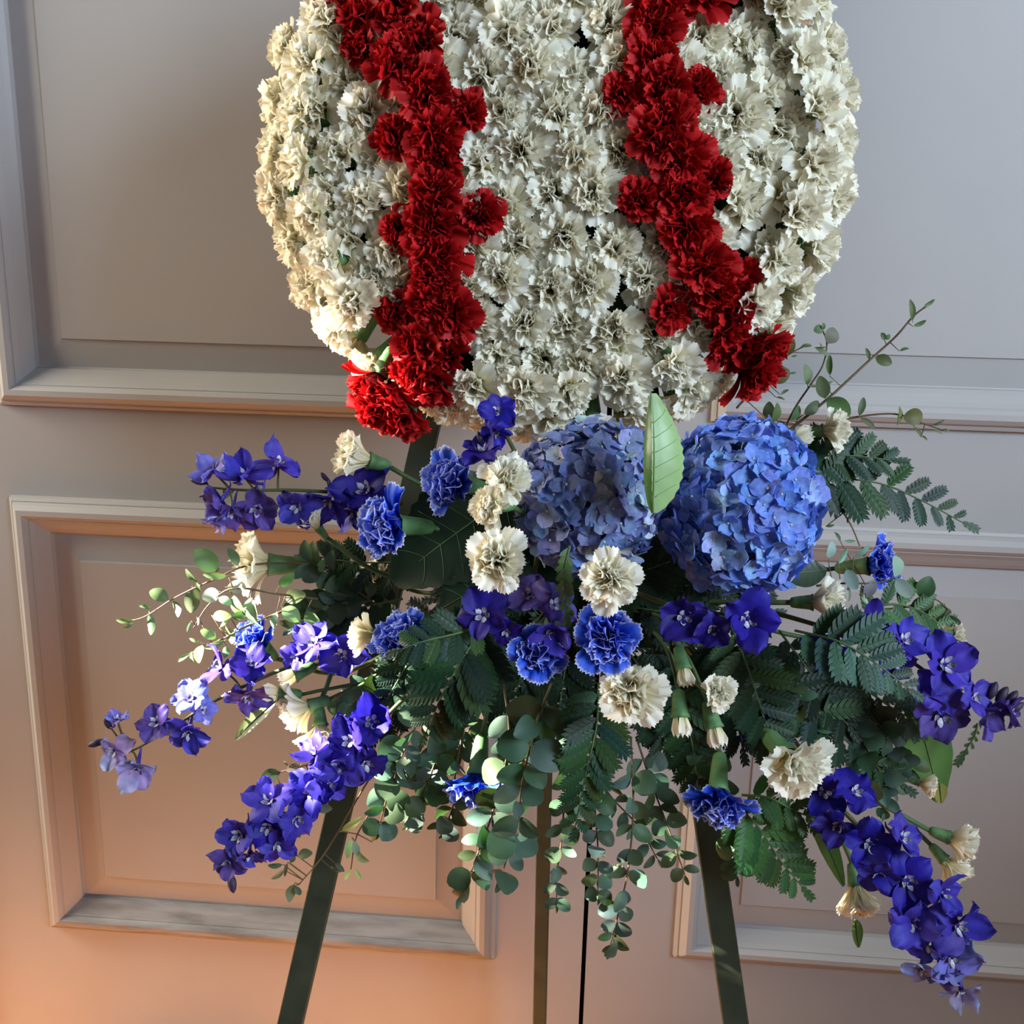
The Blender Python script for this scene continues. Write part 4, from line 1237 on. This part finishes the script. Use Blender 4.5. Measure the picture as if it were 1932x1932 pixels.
# ------------------------------------------------------------------ leatherleaf fern
def pinna_mesh(lobes, wid, seed):
    """a tapering leaflet: toothed blade halves either side of a midrib"""
    r = random.Random(seed)
    g = Geo()
    for sgn in (-1, 1):
        v, f = [], []
        for i in range(lobes):
            f0 = i / lobes
            w = wid * (math.sin(math.pi * (0.20 + 0.76 * f0)) ** 0.7) * r.uniform(0.94, 1.06)
            st = 1.0 / lobes
            zz = 0.05 * math.sin(f0 * 2.5)
            b = len(v)
            v += [(f0, 0, zz), (f0 + 0.24 * w + 0.04 * st, sgn * w * 0.40, zz + 0.015), (f0 + 0.55 * w + 0.30 * st, sgn * w * 0.90, zz + 0.01), (f0 + 0.75 * w + 0.95 * st, sgn * w, zz - 0.015),
                  (f0 + 0.30 * w + 1.0 * st, sgn * w * 0.36, zz + 0.015), (f0 + st, 0, zz)]
            q = (b, b + 5, b + 4, b + 3, b + 2, b + 1)
            f.append(q if sgn > 0 else q[::-1])
        g.add(v, f)
    g.add([(0.94, -0.05, 0.03), (1.12, 0, 0.02), (0.94, 0.05, 0.03)], [(0, 1, 2)])
    g.tube([(-0.05, 0, -0.004), (0.5, 0, 0.046), (1.0, 0, 0.026)], 0.012, 0.005, 4, False)
    return g.mesh('leaflet', M_FERN, False)


PINNA = [pinna_mesh(7, 0.25, 1), pinna_mesh(8, 0.26, 2), pinna_mesh(6, 0.28, 3)]
PINNA_S = [pinna_mesh(4, 0.28, 4), pinna_mesh(5, 0.26, 5)]
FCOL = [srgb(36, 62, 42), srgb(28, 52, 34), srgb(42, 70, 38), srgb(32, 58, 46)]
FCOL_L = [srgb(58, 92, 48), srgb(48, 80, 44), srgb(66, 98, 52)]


def fern(label, path, rng, n=9, plen=90, ang=58, cols=None, normal=(0, 0.2, 1), taper=0.9, group='fern fronds', start=0.12):
    pw = [at(*q) for q in path]
    sp = smooth_path(pw, 8)
    org = sp[0]
    T0 = Matrix.Translation(-org)
    o = thing('fern_frond', label, 'fern', Matrix.Translation(org), group)
    obj('stem', Geo().tube(sp, 0.0013, 0.0006, 5).mesh('stem', M_STEM), o, T0)
    m = len(sp)
    nr = img(*normal)
    cols = cols or FCOL
    for k in range(n):
        f = start + (1 - start) * k / (n - 0.3)
        i = min(m - 2, int(f * (m - 1)))
        P = sp[i].lerp(sp[i + 1], f * (m - 1) - i)
        tan = (sp[min(i + 1, m - 1)] - sp[max(i - 1, 0)]).normalized()
        side0 = nr.cross(tan).normalized()
        ln = plen * (1 - taper * f ** 1.2) * (0.75 + 0.25 * min(1, k / 2)) * mm(P)
        for sgn in (-1, 1):
            a = math.radians(ang * rng.uniform(0.85, 1.1) * (1 - 0.25 * f))
            d = tan * math.cos(a) + side0 * sgn * math.sin(a) + nr * rng.uniform(-0.18, 0.12)
            nn = (nr + side0 * sgn * rng.uniform(-0.35, 0.15) + tan * rng.uniform(-0.2, 0.2)).normalized()
            c = tuple(min(1, x * rng.uniform(0.8, 1.2)) for x in rng.choice(cols)[:3]) + (1,)
            big = ln > 34 * mm(P)
            obj('leaflet', rng.choice(PINNA if big else PINNA_S), o, T0 @ TRS(P + tan * (0.003 * sgn), xbasis(d, nn), ln * rng.uniform(0.9, 1.08)), c)
    P = sp[-1]
    obj('leaflet', PINNA_S[0], o, T0 @ TRS(P, xbasis(sp[-1] - sp[-3], nr), 34 * mm(P)), rng.choice(cols))
    return o


rf = random.Random(77)
fern('fern frond stretching to the right beside the right hydrangea', [(1470, 890, -0.47), (1560, 900, -0.46), (1660, 912, -0.45), (1740, 945, -0.45), (1815, 985, -0.45)], rf, 9, 104, 62, None, (0.0, 0.2, 1), 0.78)
fern('second fern frond above the white carnation at the upper right', [(1460, 880, -0.46), (1530, 862, -0.45), (1610, 860, -0.45), (1680, 868, -0.45)], rf, 7, 84, 62, None, (0.1, 0.3, 1), 0.6)
fern('blue green fern frond lying over the right delphinium', [(1500, 1190, -0.59), (1580, 1210, -0.62), (1650, 1250, -0.63), (1715, 1300, -0.63)], rf, 8, 104, 62, [srgb(46, 80, 66), srgb(40, 70, 58), srgb(36, 64, 46)], (0.0, 0.3, 1), 0.75)
fern('fern frond drooping in the middle left of the blue carnations', [(920, 1180, -0.60), (880, 1230, -0.63), (840, 1300, -0.64), (805, 1380, -0.63)], rf, 9, 130, 62, None, (0.0, 0.1, 1), 0.7)
fern('fern frond fanning left over the paler blue carnation', [(960, 1160, -0.58), (880, 1190, -0.64), (800, 1210, -0.66), (760, 1225, -0.66)], rf, 7, 80, 60, None, (0.0, 0.4, 1), 0.7)
fern('long fern frond hanging below the large middle white carnation', [(1130, 1290, -0.58), (1125, 1370, -0.62), (1105, 1460, -0.63), (1085, 1560, -0.62)], rf, 10, 92, 58, [srgb(40, 72, 50), srgb(54, 84, 46), srgb(36, 66, 50)], (0.05, 0.1, 1), 0.6)
fern('fern frond at the lower right with finely cut leaflets', [(1370, 1500, -0.56), (1430, 1560, -0.57), (1470, 1620, -0.57), (1512, 1672, -0.57)], rf, 8, 104, 62, FCOL_L, (0.0, 0.1, 1), 0.7)
fern('fern frond pointing right below the large lower right carnation', [(1400, 1500, -0.56), (1450, 1505, -0.57), (1500, 1530, -0.57), (1540, 1545, -0.57)], rf, 6, 70, 60, FCOL_L, (0.0, 0.3, 1), 0.6)
fern('fern frond above the far right white carnation', [(1600, 1170, -0.49), (1680, 1140, -0.49), (1750, 1160, -0.48), (1790, 1200, -0.48)], rf, 7, 70, 60, FCOL_L, (0.0, 0.3, 1), 0.6)
fern('small fern tip hanging between the white carnations in the middle', [(1075, 1030, -0.64), (1065, 1080, -0.65), (1068, 1150, -0.65)], rf, 7, 30, 40, [srgb(84, 108, 66)], (0.3, 0, 1), 0.3)
fern('shaded fern frond behind the lower right delphinium base', [(1450, 1260, -0.52), (1540, 1340, -0.53), (1620, 1420, -0.53), (1700, 1480, -0.53)], rf, 9, 90, 60, None, (0.0, 0.1, 1), 0.6)
fern('shaded fern frond below the right hydrangea, pointing down', [(1380, 1180, -0.54), (1410, 1260, -0.56), (1440, 1350, -0.56), (1460, 1420, -0.56)], rf, 8, 96, 60, None, (0.0, 0.1, 1), 0.6)
fern('shaded fern frond beside the two closed white buds', [(1260, 1230, -0.52), (1290, 1330, -0.54), (1310, 1430, -0.54), (1320, 1510, -0.54)], rf, 8, 90, 60, None, (0.0, 0.1, 1), 0.6)
fern('shaded fern frond left of the drooping centre frond', [(860, 1170, -0.52), (780, 1240, -0.53), (730, 1320, -0.54)], rf, 7, 84, 60, None, (0.0, 0.2, 1), 0.6)
fern('shaded fern frond under the upper left delphinium', [(860, 1040, -0.50), (760, 1060, -0.50), (660, 1060, -0.50), (600, 1050, -0.50)], rf, 8, 80, 60, None, (0.0, 0.3, 1), 0.6)
fern('shaded fern frond right of the broad right leaf', [(1620, 1290, -0.51), (1690, 1340, -0.51), (1750, 1370, -0.51)], rf, 6, 80, 60, None, (0.0, 0.2, 1), 0.6)
fern('tiny fern tip hanging under the far right delphinium', [(1845, 1365, -0.52), (1838, 1390, -0.52), (1822, 1415, -0.52)], rf, 4, 16, 40, [srgb(58, 78, 48)], (0, 0, 1), 0.3)
# greenery filling the heart of the spray, its shade put into darker colours
HOURS = ['three', 'four', 'five', 'six', 'seven', 'eight', 'nine', 'ten', 'eleven', 'twelve', 'one', 'two']
for k in range(12):
    a = 2 * math.pi * k / 12 + rf.uniform(-0.08, 0.08)
    ex = 1085 + math.cos(a) * rf.uniform(220, 400)
    ey = 1140 + math.sin(a) * rf.uniform(90, 190)
    if ey < 1010:
        continue
    y = rf.uniform(-0.53, -0.46)
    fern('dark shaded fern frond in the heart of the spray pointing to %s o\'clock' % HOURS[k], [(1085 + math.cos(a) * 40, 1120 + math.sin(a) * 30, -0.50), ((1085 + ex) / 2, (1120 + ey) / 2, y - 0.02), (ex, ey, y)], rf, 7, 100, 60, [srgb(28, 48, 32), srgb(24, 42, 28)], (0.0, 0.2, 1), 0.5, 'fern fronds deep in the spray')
FCOL_SHADE = [srgb(28, 48, 32), srgb(24, 42, 28), srgb(32, 54, 36)]  # fern greens darkened to stand for shade inside the spray
for lab, path, n_, pl in (
        ('shaded fern frond hanging down behind the dark blue middle carnation', [(1000, 1180, -0.50), (985, 1265, -0.53), (955, 1370, -0.54)], 9, 96),
        ('shaded fern frond hanging straight down below the dark blue carnation', [(1070, 1200, -0.49), (1062, 1290, -0.52), (1045, 1390, -0.53)], 9, 92),
        ('shaded fern frond right behind the large middle white carnation', [(1180, 1220, -0.50), (1235, 1310, -0.53), (1255, 1410, -0.54)], 9, 92),
        ('shaded fern frond right of the small white carnation and its buds', [(1340, 1190, -0.50), (1375, 1290, -0.52), (1400, 1410, -0.53)], 9, 92),
        ('shaded fern frond left of the blue green right frond', [(1470, 1190, -0.50), (1540, 1285, -0.52), (1600, 1370, -0.53)], 9, 92),
        ('shaded fern frond above the violet delphinium near the left easel leg', [(830, 1190, -0.50), (765, 1290, -0.52), (715, 1380, -0.53)], 8, 84),
        ('shaded fern frond under the profile white carnation at the left', [(760, 1130, -0.48), (670, 1150, -0.49), (590, 1190, -0.50)], 8, 70)):
    fern(lab, path, rf, n_, pl, 60, FCOL_SHADE, (0.0, 0.2, 1), 0.55)
